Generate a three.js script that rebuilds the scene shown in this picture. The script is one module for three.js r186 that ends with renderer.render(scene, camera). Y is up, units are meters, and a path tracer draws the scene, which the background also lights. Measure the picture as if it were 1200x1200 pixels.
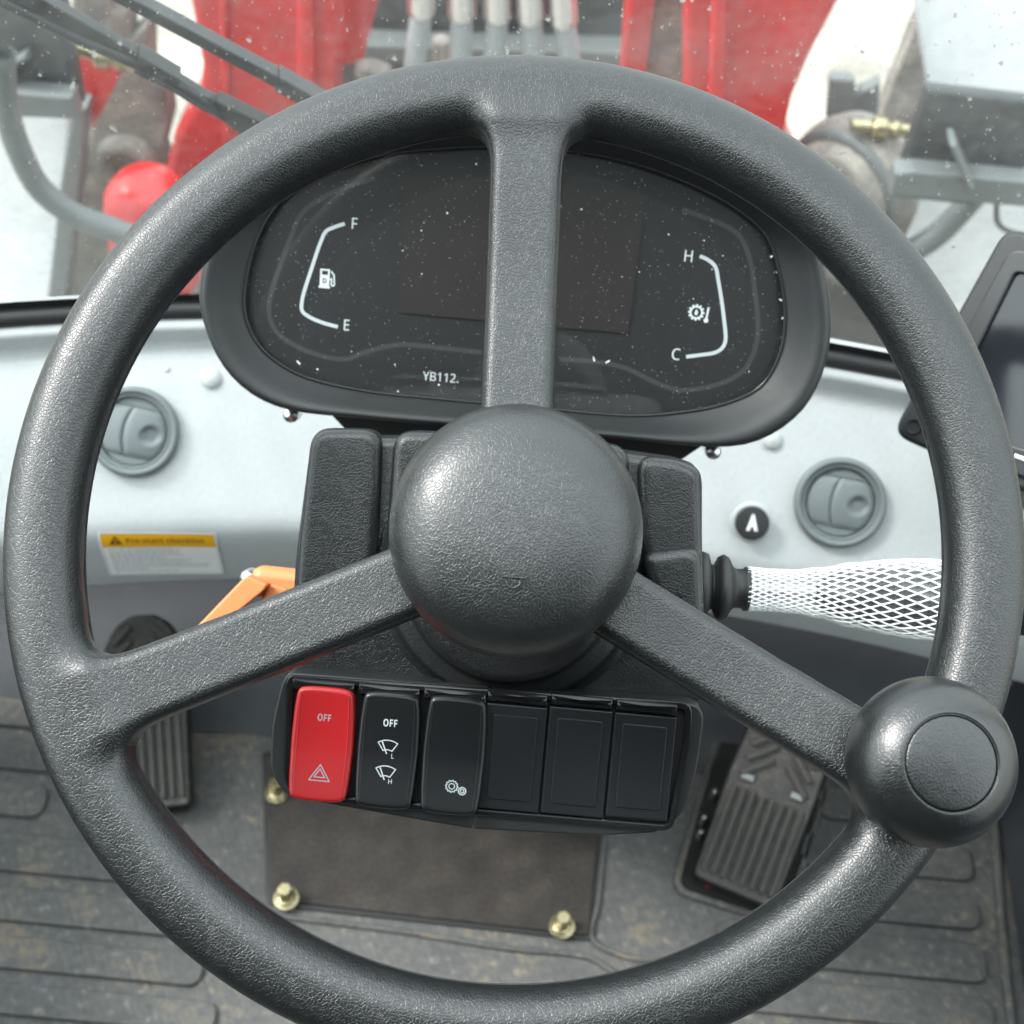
import * as THREE from 'three';
import { mergeGeometries, mergeVertices, toCreasedNormals } from 'three/addons/utils/BufferGeometryUtils.js';
import { RoundedBoxGeometry } from 'three/addons/geometries/RoundedBoxGeometry.js';

// ------------------------------------------------------------------ camera, sky, sun, exposure
const scene = new THREE.Scene();
const V3 = (x = 0, y = 0, z = 0) => new THREE.Vector3(x, y, z);
const RAD = Math.PI / 180;
const FPX = 1648;                                   // focal length in photo pixels (1200 wide)
const camera = new THREE.PerspectiveCamera(2 * Math.atan(600 / FPX) / RAD, 1, 0.02, 300);
camera.rotation.order = 'YXZ';
camera.rotation.set(-50 * RAD, 2 * RAD, 3.5 * RAD);
camera.position.set(0.0138, 1.2, 0);
camera.focus = 0.6;
camera.userData.fStop = 13;
camera.updateMatrixWorld(true);

const renderer = new THREE.WebGLRenderer({ antialias: true });
renderer.toneMapping = THREE.LinearToneMapping;
renderer.toneMappingExposure = 2.8;
renderer.shadowMap.enabled = true;

const SUN_DIR = V3(-0.62, 0.76, -0.06).normalize();
{ // bright overcast sky: even cloud layer, a little brighter towards the veiled sun
  const w = 512, h = 256, d = new Float32Array(w * h * 4);
  const n3 = (x, y, z) => Math.sin(x * 3.1 + Math.sin(y * 2.3 + 1.3) * 1.7 + z) * Math.sin(y * 2.7 + Math.sin(z * 2.9) * 1.4) * Math.sin(z * 3.3 + x * 1.1);
  for (let j = 0; j < h; j++) for (let i = 0; i < w; i++) {
    const th = (j + 0.5) / h * Math.PI - Math.PI / 2, ph = (i + 0.5) / w * 2 * Math.PI - Math.PI;
    const y = Math.sin(th), x = Math.cos(th) * Math.cos(ph), z = Math.cos(th) * Math.sin(ph);
    const up = Math.max(0, y);
    const c = 1 + 0.10 * n3(x * 2, y * 3, z * 2) + 0.05 * n3(x * 5, y * 7, z * 5 + 2);
    const s = Math.max(0, x * SUN_DIR.x + y * SUN_DIR.y + z * SUN_DIR.z);
    const L = y < 0 ? 0.5 : (0.85 + 0.75 * up) * c + 0.7 * Math.pow(s, 4);
    const k = (j * w + i) * 4;
    d[k] = L * 0.905; d[k + 1] = L * 1.0; d[k + 2] = L * 1.02; d[k + 3] = 1;
  }
  const t = new THREE.DataTexture(d, w, h, THREE.RGBAFormat, THREE.FloatType);
  t.mapping = THREE.EquirectangularReflectionMapping;
  t.minFilter = t.magFilter = THREE.LinearFilter; t.needsUpdate = true;
  scene.background = t; scene.environment = t;
}
const sun = new THREE.DirectionalLight(new THREE.Color(1, 0.97, 0.93), 2.0);
sun.position.copy(SUN_DIR).multiplyScalar(12); sun.target.position.set(0, 0.4, -0.6);
sun.castShadow = true; sun.shadow.radius = 32; sun.shadow.mapSize.set(2048, 2048);
Object.assign(sun.shadow.camera, { left: -5, right: 5, top: 5, bottom: -5, near: 0.5, far: 30 });
scene.add(sun, sun.target);

// ------------------------------------------------------------------ helpers
let seed = 7;
const rnd = () => { seed = (seed * 1664525 + 1013904223) >>> 0; return seed / 4294967296; };
const rr = (a, b) => a + (b - a) * rnd();
function ray(px, py) { return V3((px - 600) / FPX, -(py - 600) / FPX, -1).applyMatrix4(new THREE.Matrix4().extractRotation(camera.matrixWorld)); }
function atDepth(px, py, d) { return camera.position.clone().addScaledVector(ray(px, py), d); }
function hit(px, py, o, n) { const r = ray(px, py); return camera.position.clone().addScaledVector(r, o.clone().sub(camera.position).dot(n) / r.dot(n)); }
const hitY = (px, py, y) => hit(px, py, V3(0, y, 0), V3(0, 1, 0));
const hitZ = (px, py, z) => hit(px, py, V3(0, 0, z), V3(0, 0, 1));
function frame(o, n, xdir = V3(1, 0, 0)) {
  n = n.clone().normalize();
  const ex = xdir.clone().addScaledVector(n, -xdir.dot(n)).normalize(), ey = n.clone().cross(ex);
  return {
    o, n, ex, ey,
    uv(px, py, h = 0) { const p = hit(px, py, o.clone().addScaledVector(n, h), n).sub(o); return [p.dot(ex), p.dot(ey)]; },
    uvs(pts, h = 0) { return pts.map(p => p.length > 2 ? [...this.uv(p[0], p[1], h), p[2]] : this.uv(p[0], p[1], h)); },
    w(x, y, z = 0) { return o.clone().addScaledVector(ex, x).addScaledVector(ey, y).addScaledVector(n, z); },
    l(p) { const q = p.clone().sub(o); return V3(q.dot(ex), q.dot(ey), q.dot(n)); },
    apply(g) { g.position.copy(o); g.quaternion.setFromRotationMatrix(new THREE.Matrix4().makeBasis(ex, ey, n)); return g; },
  };
}
const used = {};
function numbered(n) { if (!(n in used)) { used[n] = 0; return n; } used[n]++; return n + '_' + String(used[n]).padStart(3, '0'); }
function tag(o, label, category, group, kind) {
  if (label) o.userData.label = label; if (category) o.userData.category = category;
  if (group) o.userData.group = group; if (kind) o.userData.kind = kind; return o;
}
function thing(name, label, category, fr, group) {
  const g = new THREE.Group(); g.name = numbered(name); scene.add(g); if (fr) fr.apply(g);
  return tag(g, label, category, group);
}
function part(name, geo, mat, parent, label) {
  const m = new THREE.Mesh(Array.isArray(geo) ? merge(geo) : geo, mat); m.name = parent ? name : numbered(name);
  m.castShadow = m.receiveShadow = true; (parent || scene).add(m); if (label) m.userData.label = label; return m;
}
function merge(list) {
  return mergeGeometries(list.map(g => { g = g.index ? g.toNonIndexed() : g; for (const k of Object.keys(g.attributes)) if (!['position', 'normal', 'uv'].includes(k)) g.deleteAttribute(k); return g; }));
}
function structure(name, geo, mat, label, category) { const m = part(name, geo, mat, null); return tag(m, label, category, null, 'structure'); }
function scaleUV(g, su, sv) { const a = g.attributes.uv; for (let i = 0; i < a.count; i++) a.setXY(i, a.getX(i) * su, a.getY(i) * sv); return g; }
function boxUV(g) { // uv in metres by each face's main direction
  g = g.index ? g.toNonIndexed() : g; const p = g.attributes.position, n = p.count, uv = new Float32Array(n * 2);
  const a = V3(), b = V3(), c = V3(), m = V3();
  for (let i = 0; i < n; i += 3) {
    a.fromBufferAttribute(p, i); b.fromBufferAttribute(p, i + 1); c.fromBufferAttribute(p, i + 2);
    m.copy(b).sub(a).cross(c.clone().sub(a)); const x = Math.abs(m.x), y = Math.abs(m.y), z = Math.abs(m.z);
    [a, b, c].forEach((q, k) => { const j = (i + k) * 2; if (z >= x && z >= y) { uv[j] = q.x; uv[j + 1] = q.y; } else if (x >= y) { uv[j] = q.y; uv[j + 1] = q.z; } else { uv[j] = q.x; uv[j + 1] = q.z; } });
  }
  g.setAttribute('uv', new THREE.BufferAttribute(uv, 2)); return g;
}
const rbox = (w, h, d, r = 0.003, x = 0, y = 0, z = 0, seg = 3) => boxUV(new RoundedBoxGeometry(w, h, d, seg, Math.min(r, w / 2.01, h / 2.01, d / 2.01)).translate(x, y, z));
function smoothPoly(pts, n, closed = true) { // resample a centripetal curve through pts
  const c = new THREE.CatmullRomCurve3(pts.map(p => V3(p[0], p[1], 0)), closed, 'centripetal');
  return c.getSpacedPoints(n).slice(0, closed ? n : n + 1).map(p => [p.x, p.y]);
}
function roundPoly(pts, r, seg = 5) { // polygon with rounded corners
  const out = [], n = pts.length;
  for (let i = 0; i < n; i++) {
    const p = pts[i], a = pts[(i + n - 1) % n], b = pts[(i + 1) % n];
    const la = Math.hypot(a[0] - p[0], a[1] - p[1]), lb = Math.hypot(b[0] - p[0], b[1] - p[1]), k = Math.min(p[2] ?? r, la * 0.45, lb * 0.45);
    const A = [p[0] + (a[0] - p[0]) / la * k, p[1] + (a[1] - p[1]) / la * k], B = [p[0] + (b[0] - p[0]) / lb * k, p[1] + (b[1] - p[1]) / lb * k];
    for (let s = 0; s <= seg; s++) { const t = s / seg; out.push([(1 - t) ** 2 * A[0] + 2 * t * (1 - t) * p[0] + t * t * B[0], (1 - t) ** 2 * A[1] + 2 * t * (1 - t) * p[1] + t * t * B[1]]); }
  }
  return out;
}
const area = p => { let s = 0; for (let i = 0; i < p.length; i++) { const q = p[(i + 1) % p.length]; s += p[i][0] * q[1] - q[0] * p[i][1]; } return s / 2; };
const ccw = p => area(p) < 0 ? p.slice().reverse() : p;
function shapeOf(pts, holes = []) { const s = new THREE.Shape(pts.map(p => new THREE.Vector2(...p))); for (const h of holes) s.holes.push(new THREE.Path(h.map(p => new THREE.Vector2(...p)))); return s; }
function extr(pts, depth, bevel = 0.002, z = 0, holes = [], seg = 3) { // slab whose top is at z + depth
  const b = bevel, g = new THREE.ExtrudeGeometry(shapeOf(pts, holes), { depth: Math.max(1e-4, depth - (b ? 2 * b : 0)), bevelEnabled: b > 0, bevelSize: b, bevelThickness: b, bevelOffset: -b, bevelSegments: seg, curveSegments: 8 });
  g.translate(0, 0, z + (b || 0)); return g;
}
function rings(list, { closeEnd = false, closeStart = false } = {}) { // list of rings of V3 (same count, closed loops)
  const n = list[0].length, pos = [], idx = [];
  for (const r of list) for (const p of r) pos.push(p.x, p.y, p.z);
  for (let k = 0; k + 1 < list.length; k++) for (let i = 0; i < n; i++) { const a = k * n + i, b = k * n + (i + 1) % n, c = a + n, d = b + n; idx.push(a, b, d, a, d, c); }
  const cap = (k, flip) => { const c = V3(); for (const p of list[k]) c.add(p); c.multiplyScalar(1 / n); const m = pos.length / 3; pos.push(c.x, c.y, c.z); for (let i = 0; i < n; i++) { const a = k * n + i, b = k * n + (i + 1) % n; flip ? idx.push(b, a, m) : idx.push(a, b, m); } };
  if (closeEnd) cap(list.length - 1, false); if (closeStart) cap(0, true);
  const g = new THREE.BufferGeometry(); g.setAttribute('position', new THREE.Float32BufferAttribute(pos, 3));
  const uv = []; for (let i = 0; i < pos.length; i += 3) uv.push(pos[i], pos[i + 1]);
  g.setAttribute('uv', new THREE.Float32BufferAttribute(uv, 2)); g.setIndex(idx); g.computeVertexNormals(); return g;
}
// dome-like pad: an outline (ccw) shrunk about its centre, [scale, z] steps, plus a height term f(x, y)
function pad(outline, steps, f = () => 0, close = true) {
  let cx = 0, cy = 0; for (const p of outline) { cx += p[0]; cy += p[1]; } cx /= outline.length; cy /= outline.length;
  return rings(steps.map(([s, z, keep]) => outline.map(p => { const x = cx + (p[0] - cx) * s, y = cy + (p[1] - cy) * s; return V3(x, y, z + (keep ? 0 : f(x - cx, y - cy))); })), { closeEnd: close });
}
// same, but inset by a distance along the outline's normals (for bevels of even width)
function inset(outline, d) {
  const n = outline.length; return outline.map((p, i) => {
    const a = outline[(i + n - 1) % n], b = outline[(i + 1) % n]; let tx = b[0] - a[0], ty = b[1] - a[1]; const l = Math.hypot(tx, ty) || 1;
    return [p[0] - ty / l * d, p[1] + tx / l * d];
  });
}
function bevelPad(outline, h, r, z0 = 0, f = () => 0, seg = 5, fill = [0.8, 0.55, 0.3, 0.08]) {
  const L = [outline.map(p => V3(p[0], p[1], z0))];
  for (let k = 0; k <= seg; k++) { const t = k / seg * Math.PI / 2; const o = inset(outline, r * (1 - Math.cos(t))); L.push(o.map(p => V3(p[0], p[1], z0 + h - r + r * Math.sin(t) + f(p[0], p[1])))); }
  const last = inset(outline, r); let cx = 0, cy = 0; for (const p of last) { cx += p[0]; cy += p[1]; } cx /= last.length; cy /= last.length;
  for (const s of fill) L.push(last.map(p => { const x = cx + (p[0] - cx) * s, y = cy + (p[1] - cy) * s; return V3(x, y, z0 + h + f(x, y)); }));
  return rings(L, { closeEnd: true });
}
function lathe(pts, seg = 64, axis = 'y') { const g = new THREE.LatheGeometry(pts.map(p => new THREE.Vector2(p[0], p[1])), seg); let L = 0; for (let i = 1; i < pts.length; i++) L += Math.hypot(pts[i][0] - pts[i - 1][0], pts[i][1] - pts[i - 1][1]); const rm = Math.max(...pts.map(p => p[0])); scaleUV(g, 2 * Math.PI * rm, L); if (axis === 'z') g.rotateX(Math.PI / 2); if (axis === 'x') g.rotateZ(-Math.PI / 2); return g; }
function tube(pts, r, seg = 40, rad = 12, closed = false) { const c = new THREE.CatmullRomCurve3(pts, closed, 'centripetal'); const g = new THREE.TubeGeometry(c, seg, r, rad, closed); return scaleUV(g, c.getLength(), 2 * Math.PI * r); }
function bar(a, b, w, h, r = 0.002, up = V3(0, 0, 1)) { // box from a to b
  const d = b.clone().sub(a), L = d.length(); d.normalize(); const s = d.clone().cross(up).normalize(), u = s.clone().cross(d);
  const g = rbox(w, L, h, r); return g.applyMatrix4(new THREE.Matrix4().makeBasis(s, d, u).setPosition(a.clone().add(b).multiplyScalar(0.5)));
}
function hexBolt(r = 0.009, h = 0.008) { // axis z, base at 0: washer, flange, hex head
  const hex = []; for (let i = 0; i < 6; i++) hex.push([r * Math.cos(i * Math.PI / 3), r * Math.sin(i * Math.PI / 3)]);
  return { washer: lathe([[0, 0.0002], [r * 1.7, 0.0002], [r * 1.75, 0.001], [r * 1.7, 0.0022], [0, 0.0022]], 28, 'z'), head: merge([lathe([[0, 0.0022], [r * 1.3, 0.0022], [r * 1.32, 0.0032], [r * 1.0, 0.0045], [0, 0.0046]], 28, 'z'), extr(hex, h, 0.0008, 0.0045)]), };
}

// ------------------------------------------------------------------ textures (material grain only)
function dataTex(w, h, fn, srgb = false, rep = null) {
  const d = new Uint8Array(w * h * 4);
  for (let j = 0; j < h; j++) for (let i = 0; i < w; i++) { const v = fn(i, j), k = (j * w + i) * 4; if (typeof v === 'number') { d[k] = d[k + 1] = d[k + 2] = Math.max(0, Math.min(255, v * 255)); } else for (let c = 0; c < 3; c++) d[k + c] = Math.max(0, Math.min(255, v[c] * 255)); d[k + 3] = 255; }
  const t = new THREE.DataTexture(d, w, h, THREE.RGBAFormat); t.wrapS = t.wrapT = THREE.RepeatWrapping; t.magFilter = THREE.LinearFilter; t.minFilter = THREE.LinearMipmapLinearFilter; t.generateMipmaps = true;
  if (srgb) t.colorSpace = THREE.SRGBColorSpace; if (rep) t.repeat.set(rep, rep); t.needsUpdate = true; return t;
}
function waves(n, kmin, kmax, sx = 1) { const out = []; for (let i = 0; i < n; i++) { const a = rr(0, Math.PI), k = rr(kmin, kmax); out.push([Math.round(Math.cos(a) * k * sx), Math.round(Math.sin(a) * k), rr(0, 6.283)]); } return out; }
function waveField(N, ws) { const f = new Float32Array(N * N), amp = Math.sqrt(2 / ws.length); for (const [kx, ky, p] of ws) { const cx = [], sx = [], cy = [], sy = []; for (let i = 0; i < N; i++) { const a = 2 * Math.PI * kx * i / N + p, b = 2 * Math.PI * ky * i / N; cx.push(Math.cos(a)); sx.push(Math.sin(a)); cy.push(Math.cos(b)); sy.push(Math.sin(b)); } for (let j = 0; j < N; j++) for (let i = 0; i < N; i++) f[j * N + i] += amp * (cx[i] * cy[j] - sx[i] * sy[j]); } return f; }
const smooth = (a, b, x) => { x = Math.max(0, Math.min(1, (x - a) / (b - a))); return x * x * (3 - 2 * x); };
// leather-like moulding grain: raised worm shapes between fine valleys, tile 50 mm
const GN = 1024; const gA = waveField(GN, waves(90, 12, 18)), gB = waveField(GN, waves(60, 20, 34)), gC = waveField(GN, waves(24, 2, 7));
const grainTex = dataTex(GN, GN, (i, j) => { const k = j * GN + i; const v = Math.abs(gA[k] * 0.85 + gB[k] * 0.42); return 0.12 + 0.6 * smooth(0, 0.6, v) + 0.12 * smooth(0.4, 1.6, v) + 0.02 * Math.max(-2, Math.min(2, gB[k])); }, false, 1 / 0.037);
const grainRough = dataTex(512, 512, (i, j) => { const k = j * 2 * GN + i * 2; return 0.9 + 0.03 * Math.max(-2, Math.min(2, gC[k])) - 0.1 * smooth(0.1, 0.9, Math.abs(gA[k])); }, false, 1 / 0.037);
// fine spark-eroded texture, tile 20 mm
const fA = waveField(512, waves(80, 25, 60)), fB = waveField(512, waves(30, 2, 9));
const fineTex = dataTex(512, 512, (i, j) => 0.5 + 0.2 * fA[j * 512 + i], false, 1 / 0.024);
// broad unevenness, 0.35 m tile
const cloudTex = dataTex(512, 512, (i, j) => { const k = j * 512 + i; return 0.8 + 0.06 * fB[k] + 0.03 * fA[k]; }, false, 1 / 0.35);
const paintTex = dataTex(512, 512, (i, j) => { const k = j * 512 + i; const v = 0.95 + 0.006 * fB[k] + 0.006 * fA[k]; return [v, v, v]; }, true, 1 / 0.3);
// worn rubber mat: grey rubber with dried mud, scuffs
const dA = waveField(512, waves(60, 2, 12)), dB = waveField(512, waves(70, 14, 60)), dC = waveField(512, waves(40, 40, 110)), dD = waveField(512, waves(30, 3, 10, 0.25));
const matTex = dataTex(512, 512, (i, j) => {
  const k = j * 512 + i; const g = 0.32 + 0.010 * dA[k] + 0.010 * dB[k] + 0.011 * dC[k] + 0.012 * dD[k];
  const m = smooth(0.5, 3.2, dA[k] * 0.9 + dB[k] * 0.6 + dD[k] * 0.5 + 0.5 * dC[k]) * 0.72, s = smooth(1.9, 2.9, dB[k] + dC[k] * 0.7) * 0.2;
  const base = [g * 0.985, g * 0.99, g * 0.975], mud = [0.43, 0.385, 0.32];
  return base.map((b, c) => b + (mud[c] - b) * m + s * 0.25);
}, true, 1 / 0.55);
const mudTex = dataTex(512, 512, (i, j) => { const k = j * 512 + i; const m = smooth(-0.6, 2.6, dA[k] * 0.5 + dB[k] * 0.6 + dC[k] * 0.5); const g = 0.27 + 0.025 * dC[k]; return [g + m * 0.13, g + m * 0.105, g + m * 0.07]; }, true, 1 / 0.12);
const brownTex = dataTex(512, 512, (i, j) => { const k = j * 512 + i; const m = 0.05 * dA[k] + 0.03 * dB[k] + 0.03 * dC[k]; return [0.165 + m * 0.35, 0.148 + m * 0.33, 0.132 + m * 0.3]; }, true, 1 / 0.3);
const dirtyTex = dataTex(512, 512, (i, j) => { const k = j * 512 + i; const m = 0.04 * dA[k] + 0.025 * dB[k]; return [0.47 + m, 0.455 + m, 0.43 + m * 0.9]; }, true, 1 / 0.5);
const redTex = dataTex(512, 512, (i, j) => { const k = j * 512 + i; const m = 0.012 * dA[k] + 0.01 * dB[k], d = 0.06 * smooth(0.8, 2.6, dA[k] + 0.8 * dC[k]); return [0.68 + m, 0.10 + m + d, 0.11 + m + d]; }, true, 1 / 0.7);
const concTex = dataTex(512, 512, (i, j) => { const k = j * 512 + i; const m = 0.03 * dA[k] + 0.02 * dB[k] + 0.015 * dC[k]; return [0.545 + m, 0.53 + m, 0.495 + m]; }, true, 1 / 2.5);
function canvasTex(w, h, draw) { const c = document.createElement('canvas'); c.width = w; c.height = h; const g = c.getContext('2d'); draw(g, w, h); const t = new THREE.CanvasTexture(c); t.colorSpace = THREE.SRGBColorSpace; t.anisotropy = 8; return t; }

const lin = (r, g, b) => new THREE.Color().setRGB(r, g, b);
const std = o => new THREE.MeshStandardMaterial({ side: THREE.DoubleSide, ...o });
const M = {
  grain: new THREE.MeshPhysicalMaterial({ side: THREE.DoubleSide, ior: 1.62, color: lin(0.0065, 0.0080, 0.0086), roughness: 0.44, roughnessMap: grainRough, bumpMap: grainTex, bumpScale: 0.00011 }),
  grainSoft: new THREE.MeshPhysicalMaterial({ side: THREE.DoubleSide, ior: 1.62, color: lin(0.0095, 0.0113, 0.0120), roughness: 0.42, roughnessMap: grainRough, bumpMap: grainTex, bumpScale: 0.00009 }),
  fine: std({ color: lin(0.0135, 0.0155, 0.0162), roughness: 0.44, bumpMap: fineTex, bumpScale: 0.00008 }),
  gloss: std({ color: lin(0.009, 0.010, 0.011), roughness: 0.22, roughnessMap: cloudTex }),
  satin: std({ color: lin(0.010, 0.012, 0.014), roughness: 0.34 }),
  black: std({ color: lin(0.008, 0.008, 0.008), roughness: 0.8 }),
  rubber: std({ color: lin(0.018, 0.019, 0.019), roughness: 0.5, bumpMap: fineTex, bumpScale: 0.00005 }),
  dash: std({ color: lin(0.50, 0.53, 0.535), map: paintTex, roughness: 0.5, bumpMap: fineTex, bumpScale: 0.00006 }),
  kick: std({ color: lin(0.062, 0.068, 0.076), map: paintTex, roughness: 0.7, bumpMap: fineTex, bumpScale: 0.0002 }),
  vent: std({ color: lin(0.15, 0.175, 0.18), roughness: 0.5, bumpMap: fineTex, bumpScale: 0.00005 }),
  mat: std({ map: matTex, roughness: 0.72, bumpMap: matTex, bumpScale: 0.0007 }),
  mud: std({ map: mudTex, roughness: 0.8, bumpMap: mudTex, bumpScale: 0.0006 }),
  brown: std({ map: brownTex, roughness: 0.7, bumpMap: brownTex, bumpScale: 0.0006 }),
  pedalRib: std({ color: lin(0.085, 0.083, 0.076), roughness: 0.7, map: paintTex, bumpMap: fineTex, bumpScale: 0.0002 }),
  zinc: std({ color: lin(0.34, 0.30, 0.18), metalness: 0.9, roughness: 0.38, roughnessMap: cloudTex }),
  dullSteel: std({ color: lin(0.25, 0.26, 0.26), metalness: 0.9, roughness: 0.45 }),
  steel: std({ color: lin(0.62, 0.63, 0.64), metalness: 1, roughness: 0.28 }),
  red: std({ map: redTex, roughness: 0.38, roughnessMap: cloudTex }),
  dusty: std({ map: dirtyTex, roughness: 0.85 }),
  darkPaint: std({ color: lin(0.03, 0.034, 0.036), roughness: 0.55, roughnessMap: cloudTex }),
  greyPaint: std({ color: lin(0.11, 0.125, 0.125), map: paintTex, roughness: 0.5 }),
  palePaint: std({ color: lin(0.72, 0.76, 0.78), map: paintTex, roughness: 0.4 }),
  cowl: std({ color: lin(0.38, 0.42, 0.43), map: paintTex, roughness: 0.5 }),
  hose: std({ color: lin(0.26, 0.28, 0.285), roughness: 0.45, bumpMap: fineTex, bumpScale: 0.0003 }),
  orange: std({ color: lin(0.80, 0.24, 0.085), roughness: 0.45, map: paintTex }),
  white: std({ color: lin(0.8, 0.82, 0.82), roughness: 0.4 }),
  net: std({ color: lin(0.86, 0.88, 0.88), roughness: 0.6 }),
  concrete: std({ map: concTex, roughness: 0.9 }),
  roofLining: std({ color: lin(0.30, 0.29, 0.27), roughness: 0.9, bumpMap: fineTex, bumpScale: 0.0003 }),
  headliner: std({ color: lin(0.06, 0.05, 0.042), roughness: 0.9, bumpMap: fineTex, bumpScale: 0.0003 }),
  panel: std({ color: lin(0.055, 0.062, 0.072), map: paintTex, roughness: 0.55, bumpMap: fineTex, bumpScale: 0.0001 }),
  dust: std({ color: lin(0.80, 0.79, 0.75), roughness: 1 }),
  glass: new THREE.MeshPhysicalMaterial({ color: 0xffffff, transmission: 1, thickness: 0, roughness: 0.02, ior: 1.5, side: THREE.DoubleSide }),
};

// ------------------------------------------------------------------ setting: ground, cab shell
const BOW = 0.29;                                                // plan curvature of dash and windscreen
const zGlass = (x, y) => -0.826 + BOW * x * x + 0.27 * (y - 0.45);
function hitGlass(px, py, off = 0) { let z = -0.8, p; for (let k = 0; k < 12; k++) { p = hitZ(px, py, z); z = zGlass(p.x, p.y) + off; } return p; }
structure('ground', scaleUV(new THREE.PlaneGeometry(240, 240), 240, 240).rotateX(-Math.PI / 2).translate(0, -1.35, 0), M.concrete, 'pale concrete yard around the machine', 'ground');
const floorObj = structure('floor', boxUV(new THREE.BoxGeometry(1.3, 0.03, 1.75).translate(-0.1, -0.015, 0.03)), M.mat, 'grey rubber cab floor mat stained with dried mud', 'floor');
structure('roof', rbox(1.5, 0.07, 0.70, 0.02, 0, 1.66, 0.61), M.roofLining, 'cab roof lining behind the driver', 'roof');
structure('roof_header', rbox(1.5, 0.07, 0.06, 0.015, 0, 1.66, -0.50), M.headliner, 'bar above the windscreen', 'roof');
structure('added_roof_window', new THREE.PlaneGeometry(1.5, 0.76).rotateX(Math.PI / 2).translate(0, 1.665, -0.11), M.glass, 'unseen roof glass added to let light in from above', 'window');  // unseen pane, added so the sky lights the wheel from overhead
structure('rear_light_block', rbox(1.5, 1.70, 0.05, 0.01, 0, 0.78, 0.93), M.headliner, 'unseen full height rear wall closed to block light from behind', 'wall');  // solid to the roof to keep rear light out
structure('side_wall', rbox(0.04, 0.56, 1.65, 0.01, 0.76, 0.25, 0.08), M.panel, 'lower right side wall of the cab', 'wall');
structure('added_door_panel', rbox(0.04, 0.62, 1.0, 0.01, -0.76, 0.27, -0.20), M.panel, 'unseen lower left door panel added to cut light from the side', 'wall');  // added outside the view to darken the dash band and floor
for (const x of [-0.76, 0.76]) structure('added_side_blocker', rbox(0.04, 1.70, 0.62, 0.01, x, 0.78, 0.60), M.headliner, 'unseen closed side panel added to block light from behind', 'wall').userData.group = 'added panels that block light from behind';  // added outside the view to stop light from the rear sides
for (const [x, z] of [[-0.74, -0.66], [0.74, -0.66], [-0.74, 0.9], [0.74, 0.9]]) structure('cab_pillar', rbox(0.06, 1.72, 0.07, 0.015, x, 0.80, z), M.panel, 'dark upright pillar at a corner of the cab', 'pillar').userData.group = 'cab corner pillars';
// toe board that rises from the floor under the dash
{
  const pts = [[-0.70, 0.002], [-0.78, 0.01], [-0.86, 0.06], [-0.90, 0.16], [-0.905, 0.34]], pos = [], idx = [], uv = [], nx = 24;
  pts.forEach(([z, y], k) => { for (let i = 0; i <= nx; i++) { const x = -0.8 + 1.6 * i / nx; pos.push(x, y, z + 0.08 * x * x); uv.push(x, k * 0.1); } });
  for (let k = 0; k < 4; k++) for (let i = 0; i < nx; i++) { const a = k * (nx + 1) + i; idx.push(a, a + 1, a + nx + 2, a, a + nx + 2, a + nx + 1); }
  const g = new THREE.BufferGeometry(); g.setAttribute('position', new THREE.Float32BufferAttribute(pos, 3)); g.setAttribute('uv', new THREE.Float32BufferAttribute(uv, 2)); g.setIndex(idx); g.computeVertexNormals();
  structure('toe_board', g, M.kick, 'dark smooth toe board rising under the dashboard', 'toe board');
}
// right console side panel
structure('console_panel', rbox(0.24, 0.30, 1.2, 0.012, 0.59, 0.15, -0.18), M.panel, 'dark blue-grey side console right of the floor mat', 'console');

// raised bars of the floor mat (parts of the floor)
{
  const barGeo = (L, w) => extr(roundPoly([[-L / 2, -w / 2], [L / 2, -w / 2], [L / 2, w / 2], [-L / 2, w / 2]], 0.014), 0.0045, 0.0016, 0).rotateX(-Math.PI / 2);
  const put = (x0, x1, z, w) => { const g = boxUV(barGeo(x1 - x0, w).translate((x0 + x1) / 2, 0.001, z)); part('mat_bar', g, M.mat, floorObj); };
  const left = [[-0.64, -0.425, 918, 957], [-0.64, -0.30, 977, 1022], [-0.64, -0.27, 1040, 1080], [-0.64, -0.245, 1098, 1136], [-0.64, -0.225, 1152, 1190], [-0.64, -0.205, 1206, 1244]];
  for (const [x0, x1, y0, y1] of left) { const a = hitY(0, y0, 0), b = hitY(0, y1, 0); put(x0, x1, (a.z + b.z) / 2, Math.abs(a.z - b.z)); }
  const up = [[-0.64, -0.425, 868, 902], [-0.64, -0.43, 820, 852]]; for (const [x0, x1, y0, y1] of up) { const a = hitY(0, y0, 0), b = hitY(0, y1, 0); put(x0, x1, (a.z + b.z) / 2, Math.abs(a.z - b.z)); }
  const right = [[0.30, 0.435, 935, 972], [0.28, 0.44, 990, 1030], [0.26, 0.44, 1048, 1086], [0.20, 0.44, 1102, 1148], [0.12, 0.44, 1164, 1206]];
  for (const [x0, x1, y0, y1] of right) { const a = hitY(1080, y0, 0), b = hitY(1080, y1, 0); put(x0, x1, (a.z + b.z) / 2, Math.abs(a.z - b.z)); }
  // raised borders
  const edge = (pts, r = 0.004) => part('mat_ridge', tube(pts.map(p => { const q = hitY(p[0], p[1], 0.0015); return q; }), r, 60, 8), M.mat, floorObj);
  edge([[708, 985], [700, 1060], [694, 1100], [730, 1120], [800, 1128]], 0.003);
  edge([[1165, 960], [1172, 1060], [1180, 1150], [1190, 1230]], 0.005);
  edge([[335, 1075], [460, 1090], [600, 1112], [690, 1122], [720, 1140]], 0.003);
}

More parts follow.
